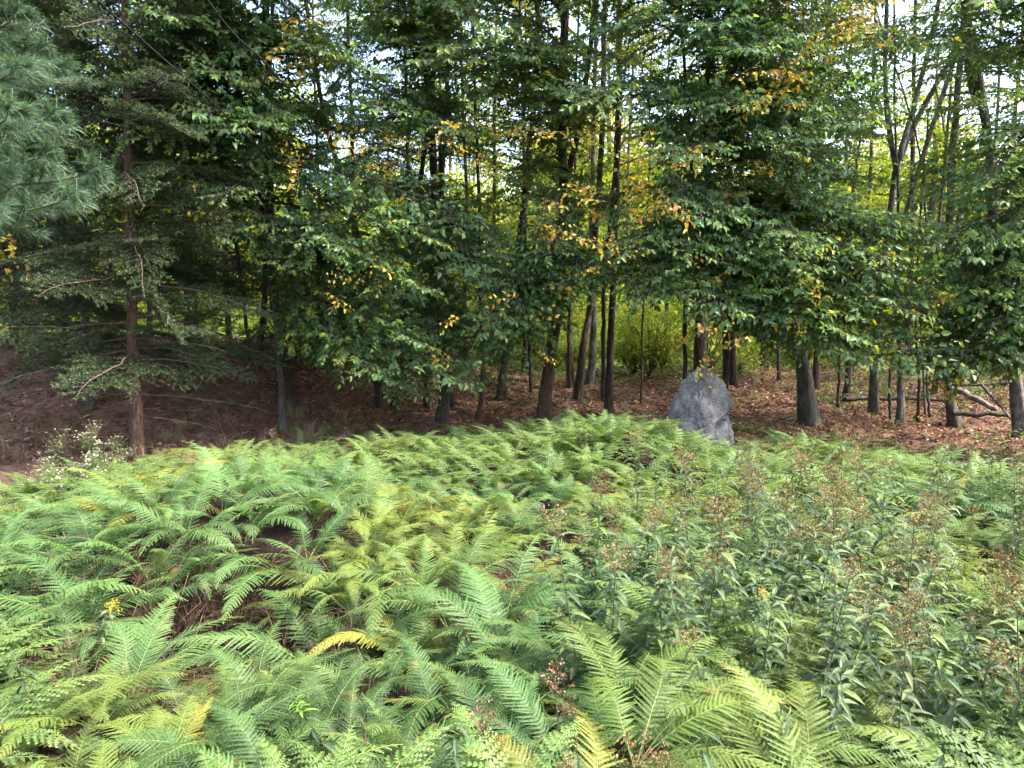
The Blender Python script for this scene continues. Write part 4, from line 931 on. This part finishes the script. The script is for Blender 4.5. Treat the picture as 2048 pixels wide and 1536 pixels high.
FRAG = [frond(Lm, 230 + k, 27, 13, .12, a, b_, ragged=.3) for k, (Lm, a, b_) in enumerate(ARCH[:3])]
FINE = [frond(Lm, 250 + k, 32, 20, .135, a, b_, lean=(.2, -.4, .3, -.1)[k]) for k, (Lm, a, b_) in enumerate([(.8, 62, -25), (.7, 50, -35), (.75, 60, -22), (.85, 44, -22)])]
DEAD = [frond(Lm, 260 + k, 18, 5, .07, a, b_, mat='deadfern', ragged=.5) for k, (Lm, a, b_) in enumerate([(.6, 30, -95), (.5, 10, -80)])]
CLUMP = []
for c in range(5):
    rg_ = random.Random(300 + c); mb = MB()
    verts = []
    for k in range(7):
        src = frond(rg_.uniform(.5, .8), 400 + c * 10 + k, 18, 5, .12, rg_.uniform(48, 72), rg_.uniform(-35, 8))
        V = np.empty(len(src.vertices) * 3, np.float32); src.vertices.foreach_get('co', V); V = V.reshape(-1, 3)
        a = k * 6.283 / 7 + rg_.uniform(-.4, .4); Rm = np.array(Matrix.Rotation(a, 3, 'Z')); V = V @ Rm.T
        T = np.empty(len(src.vertices), np.float32); src.attributes['tint'].data.foreach_get('value', T)
        Q = np.empty(len(src.loops), np.int32); src.loops.foreach_get('vertex_index', Q); Q = Q.reshape(-1, 4)
        MI = np.empty(len(src.polygons), np.int32); src.polygons.foreach_get('material_index', MI)
        o0 = mb.n; mb.add(V, quads=Q[MI == 0], tint=T, mat=0); mb.f4.append(Q[MI == 1] + o0); mb.m4.append(np.full((MI == 1).sum(), 1))
        bpy.data.meshes.remove(src)
    CLUMP.append(mb.mesh('fern_clump', [M['fern'], M['stalk']]))

def edge_y(x):      # far limit of the fern bed
    return np.interp(x, [-6, -4.2, -3.6, -2.6, -1, 0, 1.5, 1.95, 2.7, 3, 3.8, 4.6, 5.5, 7], [5.3, 5.8, 6.6, 7.8, 8.1, 8.5, 8.6, 7.9, 7.9, 8.5, 8.1, 7.2, 6.4, 5.9])
def in_hollow(x, y, k=1.0):
    return any((x - hx) ** 2 + (y - hy) ** 2 < (hr * k) ** 2 for hx, hy, hr, hd in HOLL)
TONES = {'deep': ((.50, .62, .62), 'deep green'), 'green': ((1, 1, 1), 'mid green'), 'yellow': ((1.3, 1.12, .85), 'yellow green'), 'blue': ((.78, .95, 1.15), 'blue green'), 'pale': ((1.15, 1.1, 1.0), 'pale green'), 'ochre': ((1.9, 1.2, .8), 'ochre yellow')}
def fern_zone(x, y):
    px, py = project((x, y, .5))
    if py < 905: return 'along the far rim of the bed' + (' by the boulder' if 1250 < px < 1560 else ' near the reddish leaning tree' if 950 < px <= 1250 else ' before the dark bank' if px <= 950 else ' before the slim stems')
    if 300 <= px < 1180 and y > 4: return ('on the mound above the dark hollow, ' if px < 720 else 'in the open middle of the bed, ') + ('far side' if py < 980 else 'near side') + (', left' if px < 500 or 720 <= px < 930 else ', right')
    if px >= 1180 and py >= 905: return ('amid the browning goldenrod' if y < 4.6 else 'in the open bed behind the goldenrod') + (' at its left end' if px < 1400 else ' left of its middle' if px < 1620 else ' right of its middle' if px < 1840 else ' at its right end')
    if px < 300: return 'below the white asters' if y > 3.8 else 'in the tangle under the overhang at the left corner'
    if px < 720: return 'on the mound above the dark hollow' if y > 3.7 else 'around the foot of the dark hollow' + (', left' if px < 500 else ', right')
    if px < 1180: return 'in the open middle of the bed' if y > 4 else 'between the dark hollow and the goldenrod' + (', front' if y < 2.4 else ', middle' if y < 3.2 else ', rear') + (' left' if px < 950 else ' right')
    return 'amid the browning goldenrod' if y < 4.6 else 'in the open bed behind the goldenrod'
cand = []
yy = .95
while yy < 9:
    xx = -.86 * yy - 1.2
    while xx < .86 * yy + 1.2:
        x_ = xx + rg.uniform(-.13, .13); y_ = yy + rg.uniform(-.13, .13)
        if y_ < edge_y(x_) and not in_hollow(x_, y_, 1.0): cand.append((x_, y_))
        xx += .22 if yy < 3.4 else .29
    yy += .21 if yy < 3.4 else .27
things, rest = [], []
rg.shuffle(cand)
def vis(c):
    px, py = project((c[0], c[1], .45)); return -80 < px < 2130 and py < 1620
seen_ = [c for c in cand if vis(c)]; unseen = [c for c in cand if not vis(c)]
def rodzone(x, y):
    px, py = project((x, y, .5)); return px > 1160 + max(0, (1120 - py)) * 1.1 and py > 1000
keepF = []
for c in seen_:
    p_ = .8 if rodzone(*c) else 1
    if c[1] > 3.3: p_ = 1
    if rg.random() < p_: keepF.append(c)
keepF.sort(key=lambda c: math.hypot(*c))
NF = 296
# nearest ones as things, but spread a little into the distance so that no row is bare
things = keepF[:NF]; rest = keepF[NF:] + unseen
def fern(x, y, tone, s=1.0, nf=None, label=None, group=None, fine=False, dirs=None):
    z = gz(x, y); root = empty('fern', (x, y, z - .02), rg.uniform(0, 6.28), s); c, word = TONES[tone]
    zone = fern_zone(x, y)
    size_ = 'small ' if s < .70 else 'large ' if s > .80 else ''
    tag(root, label or '%s%s lady fern %s' % (size_, word, zone), 'fern', group or '%s ferns %s' % (word, zone))
    nf = nf or rg.randint(7, 9)
    for k in range(nf):
        me = rg.choice(FINE) if fine or (y < 3 and rg.random() < .5) else (rg.choice(FRAG) if rg.random() < .12 else rg.choice(FRONDS))
        a = k * 6.283 / nf + rg.uniform(-.35, .35); sc_ = rg.uniform(.72, 1.12)
        o_ = put('frond', me, root, rot=(rg.gauss(0, .12), rg.gauss(.0, .14), a), s=sc_)
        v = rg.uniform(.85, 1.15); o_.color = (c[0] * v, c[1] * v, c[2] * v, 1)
    if rg.random() < .35:
        o_ = put('dead_frond', rg.choice(DEAD), root, rot=(0, 0, rg.uniform(0, 6.28)), s=rg.uniform(.7, 1)); 
for x_, y_ in things:
    px, py = project((x_, y_, .5)); n_ = mnoise.noise(Vector((x_ * .9, y_ * .9, 1.7)))
    tone = 'green'
    if n_ > .18: tone = 'yellow'
    elif n_ < -.2: tone = 'blue'
    elif rg.random() < .3: tone = 'pale'
    if px < 330 and 3.8 < y_ < 6.5: tone = 'ochre' if rg.random() < .25 else 'yellow'
    if px < 620 and 1020 < py < 1130: tone = 'blue'
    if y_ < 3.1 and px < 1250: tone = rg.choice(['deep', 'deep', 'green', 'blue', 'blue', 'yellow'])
    s = rg.uniform(.62, .88) * (1.0 if y_ > 3.1 or px > 1150 else .76)
    if rg.random() < .035: tone = 'ochre'
    fern(x_, y_, tone, s)
n = len(rest); P = np.array([(a_, b_, gz(a_, b_)) for a_, b_ in rest])
scatter('fern_cover', P, np.stack([np.zeros(n), np.zeros(n), RNG.uniform(0, 6.28, n)], -1), RNG.uniform(.66, .95, n), RNG.integers(0, 5, n), CLUMP, 'green ferns filling in the rest of the bed beyond the nearer ones')
# small ferns in the shade past the rim
for px, py in [(640, 860), (690, 850), (720, 872), (600, 880), (1830, 905), (1900, 890), (1985, 905), (1510, 840), (1545, 850), (1165, 850), (330, 905), (450, 800), (430, 770)]:
    g_ = ground_hit(px, py + 25, 6); fern(g_.x, g_.y, 'green', rg.uniform(.5, .75), 6, 'small fern in the shade just past the rim of the bed', 'small ferns in the shade past the rim')
for hx, hy, hr, hd in HOLL[:3]:
    for k in range(5 if hr > .3 else 2):
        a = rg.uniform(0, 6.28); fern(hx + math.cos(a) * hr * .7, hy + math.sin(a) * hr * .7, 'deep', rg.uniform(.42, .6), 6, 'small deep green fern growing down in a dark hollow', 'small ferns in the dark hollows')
# big near sprays, one by one
HERO = []
def hero(px, py, D, az, s, tone, label, n=5, spread=.9, pitch=0, me=None):
    p_ = at(px, py, D); p_.z = min(p_.z - .06, gz(p_.x, p_.y) + .22)
    HERO.append((p_.x, p_.y)) if D < 2.6 and px > 1150 else None; root = empty('fern', p_, 0, s * .9); tag(root, label, 'fern')
    for k in range(n):
        a = az + (k - (n - 1) / 2) * spread / max(1, n - 1) * 2 + rg.uniform(-.08, .08)
        o_ = put('frond', me or FINE[k % 4], root, rot=(rg.gauss(0, .08), pitch + rg.gauss(0, .06), a), s=rg.uniform(.85, 1.05)); c = TONES[tone][0]; o_.color = (*c, 1)
hero(1270, 1500, 2.05, R(20), .95, 'yellow', 'bright yellow green fern arching over the dark gap at the bottom edge', 6, 1.4, .1)
hero(1250, 1400, 2.45, R(80), .85, 'yellow', 'upright bright fern rising at the left side of the goldenrod', 4, .9, -.1)
hero(1620, 1600, 1.85, R(95), .85, 'yellow', 'light fern with upright fronds at the bottom edge left of the dark corner weeds', 4, .5, -.2)
hero(1840, 1590, 1.85, R(60), .95, 'pale', 'light fern in the bottom right corner spreading over the weeds', 5, 1.0, 0)
hero(330, 1520, 2.2, R(110), .62, 'yellow', 'lime green fern with a level frond near the lower left corner', 6, 1.3, .1)
hero(430, 1090, 4.2, R(215), 1.15, 'blue', 'blue green fern drooping over the left end of the dark hollow', 6, 1.1, .15)
hero(560, 1130, 3.9, R(250), .95, 'blue', 'blue green fern drooping over the middle of the dark hollow', 5, 1.0, .2)
hero(1010, 1330, 2.9, R(100), .95, 'blue', 'large blue green fern fanning out in the middle of the near bed', 5, .8, -.1)
hero(250, 1400, 2.6, R(75), .85, 'blue', 'blue green fern fanning upward left of the dark hollow', 5, .8, -.2)
hero(300, 1060, 4.6, R(180), 1.2, 'blue', 'long blue green fronds sweeping to the left border', 5, .7, .25)
hero(470, 935, 6.6, R(165), 1.1, 'yellow', 'tall light fern topping the mound right of the spruce trunk', 6, 1.2, 0)

rim = [(860, 862, 100, 'green', 'fern frond cluster standing up before the flared dark trunk'), (985, 868, 60, 'pale', 'fern standing up on the rim between the flared trunk and the reddish tree'),
       (1165, 872, 85, 'green', 'fern standing up on the rim right of the reddish tree foot'), (1275, 862, 120, 'green', 'bushy fern on the rim left of the boulder'),
       (1315, 885, 60, 'green', 'fern leaning toward the left foot of the boulder'), (1430, 905, 70, 'yellow', 'fern rising in front of the right half of the boulder'),
       (1505, 880, 30, 'green', 'dark fern at the right foot of the boulder'), (1560, 880, 60, 'green', 'fern on the rim between the boulder and the sturdy grey trunk'),
       (650, 895, 110, 'yellow', 'light fern standing up on the rim right of the slender maple foot'), (1790, 905, 50, 'green', 'fern standing up before the slim stems')]
for px, py, az, tone, lab in rim:
    g_ = ground_hit(px, py + 40, 5); hero(px, py + 40, g_.y, R(az), rg.uniform(.8, .95), tone, lab, 5, 1.2, -.15)
# ------------------------------------------------------------------ goldenrod
def lance(mb, n, h, rg_, leaf=.11, mat=0, z0=.06, tipn=0):
    k = np.arange(n); a = k * 2.4 + rg_.normal(0, .2, n); z = z0 + (h - z0) * (k / n); u = k / n
    d = np.stack([np.cos(a), np.sin(a), .55 - .3 * (1 - u) + rg_.normal(0, .15, n)], -1); ln = leaf * (1.15 - .35 * u) * rg_.uniform(.8, 1.15, n)
    d /= np.linalg.norm(d, axis=1)[:, None]; s = np.stack([-np.sin(a), np.cos(a), 0 * a], -1); upv = np.cross(d, s) * -1
    upv *= np.sign(upv[:, 2:3])
    p0 = np.stack([0 * z, 0 * z, z], -1); ts = [0, .25, .55, .8, 1.0]; ws = [.02, .085, .095, .05, 0]; dr = rg_.uniform(.25, .7, n)
    rows = []
    for t_, w_ in zip(ts, ws):
        c = p0 + d * (ln * t_)[:, None] - np.array([0, 0, 1]) * (ln * dr * t_ ** 2)[:, None]; rows.append((c, w_))
    V = []
    for c, w_ in rows:
        ww = (ln * w_ * 1.15)[:, None]; V += [c - s * ww + upv * ww * .35, c, c + s * ww + upv * ww * .35]
    V = np.stack(V, 1).reshape(-1, 3); k_ = np.arange(n)[:, None, None] * 15; q = []
    for r_ in range(4):
        for c_ in range(2): q.append([r_ * 3 + c_, r_ * 3 + c_ + 1, r_ * 3 + c_ + 4, r_ * 3 + c_ + 3])
    q = (np.array(q)[None] + k_).reshape(-1, 4)
    mb.add(V, quads=q, tint=np.repeat(rg_.random(n), 15), mat=mat)
def seed_mesh(seed, R_=.07, n=260, mat='seed'):
    rg_ = np.random.default_rng(seed); mb = MB(); st = MB()
    nb = 9; P = []
    for b_ in range(nb):
        a = b_ * 2.4; h = .09 * b_ / nb; rr = R_ * (1.45 - .8 * b_ / nb) * rg_.uniform(.7, 1.1); tip = np.array([math.cos(a) * rr, math.sin(a) * rr, h + .035])
        tube(mb, np.array([(0, 0, h - .02), tip * .6 + np.array([0, 0, .008]), tip]), [.0014, .001, .0007], 3, mat=1, cap=False)
        m = n // nb; u = rg_.random(m) ** .6; P.append(np.array([0, 0, h]) * (1 - u)[:, None] + tip * u[:, None] + rg_.normal(0, .008, (m, 3)))
    P = np.concatenate(P); m = len(P); d = rg_.normal(size=(m, 3)); d[:, 2] += .8; d /= np.linalg.norm(d, axis=1)[:, None]; s = np.cross(d, rg_.normal(size=(m, 3))); s /= np.linalg.norm(s, axis=1)[:, None]
    l_ = rg_.uniform(.006, .011, m)[:, None]; V = np.stack([P, P + d * l_ * .6 + s * l_ * .4, P + d * l_, P + d * l_ * .6 - s * l_ * .4], 1).reshape(-1, 3)
    mb.add(V, quads=np.arange(4 * m).reshape(-1, 4), tint=np.repeat(rg_.random(m), 4)); return mb.mesh('seed_head', [M[mat], M['weedstem']])
SEEDS = [seed_mesh(1), seed_mesh(2, .055), seed_mesh(3, .085, 320), seed_mesh(4, .07)]
YEL = seed_mesh(5, .05, 200, 'rodyellow'); RUST = seed_mesh(6, .05, 200, 'rust')
STEMS, FOLI = [], []
for k in range(5):
    rg_ = np.random.default_rng(500 + k); h = (.62, .7, .78, .85, .7)[k]; mb = MB()
    tube(mb, np.array([(0, 0, 0), (.01, 0, h * .5), (.0, .0, h)]), [.004, .0032, .002], 5, cap=False); STEMS.append((h, mb.mesh('stem', [M['weedstem']], True)))
    mb = MB(); lance(mb, 34, h, rg_, .135 if k != 4 else .15); FOLI.append(mb.mesh('foliage', [M['rod_leaf']]))
mb = MB(); lance(mb, 14, .09, np.random.default_rng(8), .085, z0=0); TIP = mb.mesh('leaf_tip', [M['rod_tip']])
mb = MB(); lance(mb, 1, .01, np.random.default_rng(3), .12, z0=0); LEAF = mb.mesh('leaf', [M['rod_leaf']])
def rod(x, y, s=1, head=True, tip=False, label=None, group=None, single=False, yellow=False):
    z = gz(x, y); k = rg.randrange(5); root = empty('goldenrod', (x, y, z), rg.uniform(0, 6.28), s); root.rotation_euler = (rg.gauss(0, .2), rg.gauss(0, .2), rg.uniform(0, 6.28)); h = STEMS[k][0]
    tag(root, label, 'weed', group); put('stem', STEMS[k][1], root)
    if single:
        for j in range(26):
            u = j / 26; put('leaf', LEAF, root, loc=(0, 0, .08 + (h - .08) * u), rot=(0, rg.uniform(-.15, .25) , j * 2.4 + rg.uniform(-.2, .2)), s=(1.1 - .3 * u) * rg.uniform(.8, 1.05))
    else:
        f_ = put('foliage', FOLI[k], root); f_['kind'] = 'stuff'
    if tip: put('leaf_tip', TIP, root, loc=(0, 0, h - .03))
    elif head:
        put('flower_head' if yellow else 'seed_head', YEL if yellow else rg.choice(SEEDS), root, loc=(0, 0, h - .04), s=rg.uniform(.8, 1.3))
        if rg.random() < .5: put('seed_head', rg.choice(SEEDS), root, loc=(.02, .01, h - .14), rot=(rg.uniform(-.6, .6), rg.uniform(-.6, .6), 0), s=.7)
spots = []
tries = 0
while len(spots) < 275 and tries < 20000:
    tries += 1; y_ = 1.4 + 4.2 * rg.random() ** 1.25; x_ = rg.uniform(.1, .80 * y_ + .3)
    px, py = project((x_, y_, .6))
    if not rodzone(x_, y_) or px > 2200 or py > 1700: continue
    if in_hollow(x_, y_, 1.25): continue
    if any((x_ - a_) ** 2 + (y_ - b_) ** 2 < .30 ** 2 for a_, b_ in HERO): continue
    if mnoise.noise(Vector((x_ * 1.5, y_ * 1.5, 9.3))) < -.18: continue
    if rg.random() < sm(2.7, 4.2, y_) * .85: continue
    if any((x_ - a_) ** 2 + (y_ - b_) ** 2 < .12 ** 2 for a_, b_ in spots): continue
    spots.append((x_, y_))
for i, (x_, y_) in enumerate(spots):
    px, py = project((x_, y_, .6)); hd = rg.random() < .45
    if py > 1330: hd = rg.random() < .35
    colw = 'at its left end' if px < 1330 else 'left of its middle' if px < 1530 else 'at its middle' if px < 1720 else 'right of its middle' if px < 1900 else 'by the right border'
    zone = ('far rows of the patch, ' if y_ > 3.8 else 'middle rows of the patch, ' if y_ > 2.7 else 'near rows of the patch, ' if y_ > 2.0 else 'front row at the bottom, ') + colw
    nr = .78 if y_ < 2.0 else 1
    if hd:
        sc_ = nr * rg.uniform(.60, .96); rod(x_, y_, sc_, True, False, '%s goldenrod gone to seed, %s' % ('tall' if sc_ > .82 else 'short' if sc_ < .7 else 'middling', zone), 'goldenrods gone to seed, %s' % zone, single=y_ < 2.0)
    else:
        sc_ = nr * rg.uniform(.45, .84); rod(x_, y_, sc_, False, False, '%s headless goldenrod stem, %s' % ('tall' if sc_ > .7 else 'short' if sc_ < .58 else 'middling', zone), 'goldenrods without seed heads %s' % zone, single=y_ < 2.2)
def rod_at(px, py, D, s, label, **kw):
    p_ = at(px, py, D); kk = rg.getstate(); z = gz(p_.x, D); rod(p_.x, D, max(.5, (p_.z - z) / .73), label=label, **kw)
rod_at(1438, 1095, 4.1, 1, 'goldenrod with a bright lime leaf rosette standing above the brown seed heads', tip=True)
rod_at(1835, 1085, 4.0, 1, 'goldenrod with a pale green leaf rosette beside the big brown seed cluster', tip=True)
rod_at(1205, 1050, 4.4, 1, 'goldenrod with lime tip at the left end of the goldenrod patch', tip=True)
rod_at(712, 1375, 2.2, 1, 'lone goldenrod stem with lime tip standing in the near ferns', tip=True, single=True)
rod_at(95, 1395, 2.4, 1, 'lone grey green weed stem near the lower left corner', single=True, head=False)
rod_at(1490, 1290, 2.7, 1, 'goldenrod still in yellow bloom within the leafy patch', yellow=True)
rod_at(1730, 1510, 1.9, 1, 'broad leaved weed rosette at the bottom edge between two light ferns', single=True, head=False)
rod_at(890, 1480, 2.0, .8, 'short pale weed in the near ferns right of the lone goldenrod', single=True, head=False)
for px, py, D, lab in [(1165, 1075, 4.4, 'rust red seed plume at the left edge of the goldenrod'), (390, 995, 5.0, 'rust brown seed plume poking from the mound of blue green ferns'), (545, 865, 7.6, 'rust brown seed plume at the far rim beside the slender leaning maple'),
                       (930, 1250, 3.0, 'rust red seed plume in the near ferns by the fanned blue green fern'), (965, 1470, 2.1, 'rust red seed plume low among the near ferns'), (1110, 1420, 2.3, 'rust red seed plume beneath the upright bright fern')]:
    p_ = at(px, py, D); root = empty('dock_weed', (p_.x, D, gz(p_.x, D))); tag(root, lab, 'weed', 'rust coloured seed plumes'); h = max(.3, p_.z - gz(p_.x, D))
    mb = MB(); tube(mb, np.array([(0, 0, 0), (.01, 0, h / 2), (0, 0, h)]), [.004, .003, .002], 5, cap=False); put('stem', mb.mesh('stem', [M['weedstem']], True), root)
    put('seed_head', RUST, root, loc=(0, 0, h - .06), s=.9); put('seed_head', RUST, root, loc=(.02, 0, h - .14), rot=(.4, .2, 1), s=.7)
# yellow plume drooping at the left
rod_at(165, 1240, 3.1, 1, 'goldenrod with a faded yellow plume on the blue green fern left of the hollow', yellow=True)

# ------------------------------------------------------------------ white asters
def aster_head(seed):
    rg_ = np.random.default_rng(seed); mb = MB()
    for k in range(20):
        p_ = rg_.normal(0, .045, 3); p_[2] = abs(p_[2]) * .5; tube(mb, np.array([(0, 0, -.10), p_ * .5 + np.array([0, 0, -.04]), p_]), [.0012, .001, .0008], 3, mat=1, cap=False)
        nrm = rg_.normal(0, .4, 3) + np.array([0, -.3, 1]); nrm /= np.linalg.norm(nrm); s = np.cross(nrm, [1, 0, .1]); s /= np.linalg.norm(s); t2 = np.cross(nrm, s)
        for j in range(7):
            a = j * .8976; a2 = a + .55; r_ = .0065
            mb.add([p_, p_ + (math.cos(a) * s + math.sin(a) * t2) * r_, p_ + (math.cos(a2) * s + math.sin(a2) * t2) * r_], [(0, 1, 2)], tint=rg_.random())
    return mb.mesh('flower_head', [M['petal'], M['weedstem']])
AST = [aster_head(k) for k in range(3)]
AP = [(75, 955), (95, 925), (110, 900), (135, 885), (160, 900), (190, 880), (170, 925), (205, 905), (145, 940), (228, 915), (255, 900), (100, 985), (200, 955), (150, 985), (215, 1000), (65, 1000), (125, 1020)]
for k, (px, py) in enumerate(AP):
    D = 6.8 - (py - 880) / 140 * 1.3; p_ = at(px + rg.uniform(-15, 15), py - 12 + rg.uniform(-25, 15), D); z = gz(p_.x, D); h = max(.3, p_.z - z)
    root = empty('aster', (p_.x, D, z), 0); tag(root, 'white aster in the cluster left of the reddish spruce trunk', 'flower', 'white asters by the reddish spruce')
    mb = MB(); tube(mb, np.array([(0, 0, 0), (.01, .01, h / 2), (0, 0, h)]), [.003, .0025, .0015], 4, cap=False); put('stem', mb.mesh('stem', [M['weedstem']], True), root)
    f_ = put('foliage', FOLI[k % 5], root, s=(.8, .8, h / .75)); f_['kind'] = 'stuff'
    for j in range(3): put('flower_head', AST[(k + j) % 3], root, loc=(rg.uniform(-.06, .06) * j, rg.uniform(-.05, .05) * j, h - .05 * j), rot=(0, 0, rg.uniform(0, 6)), s=rg.uniform(.7, 1.2))
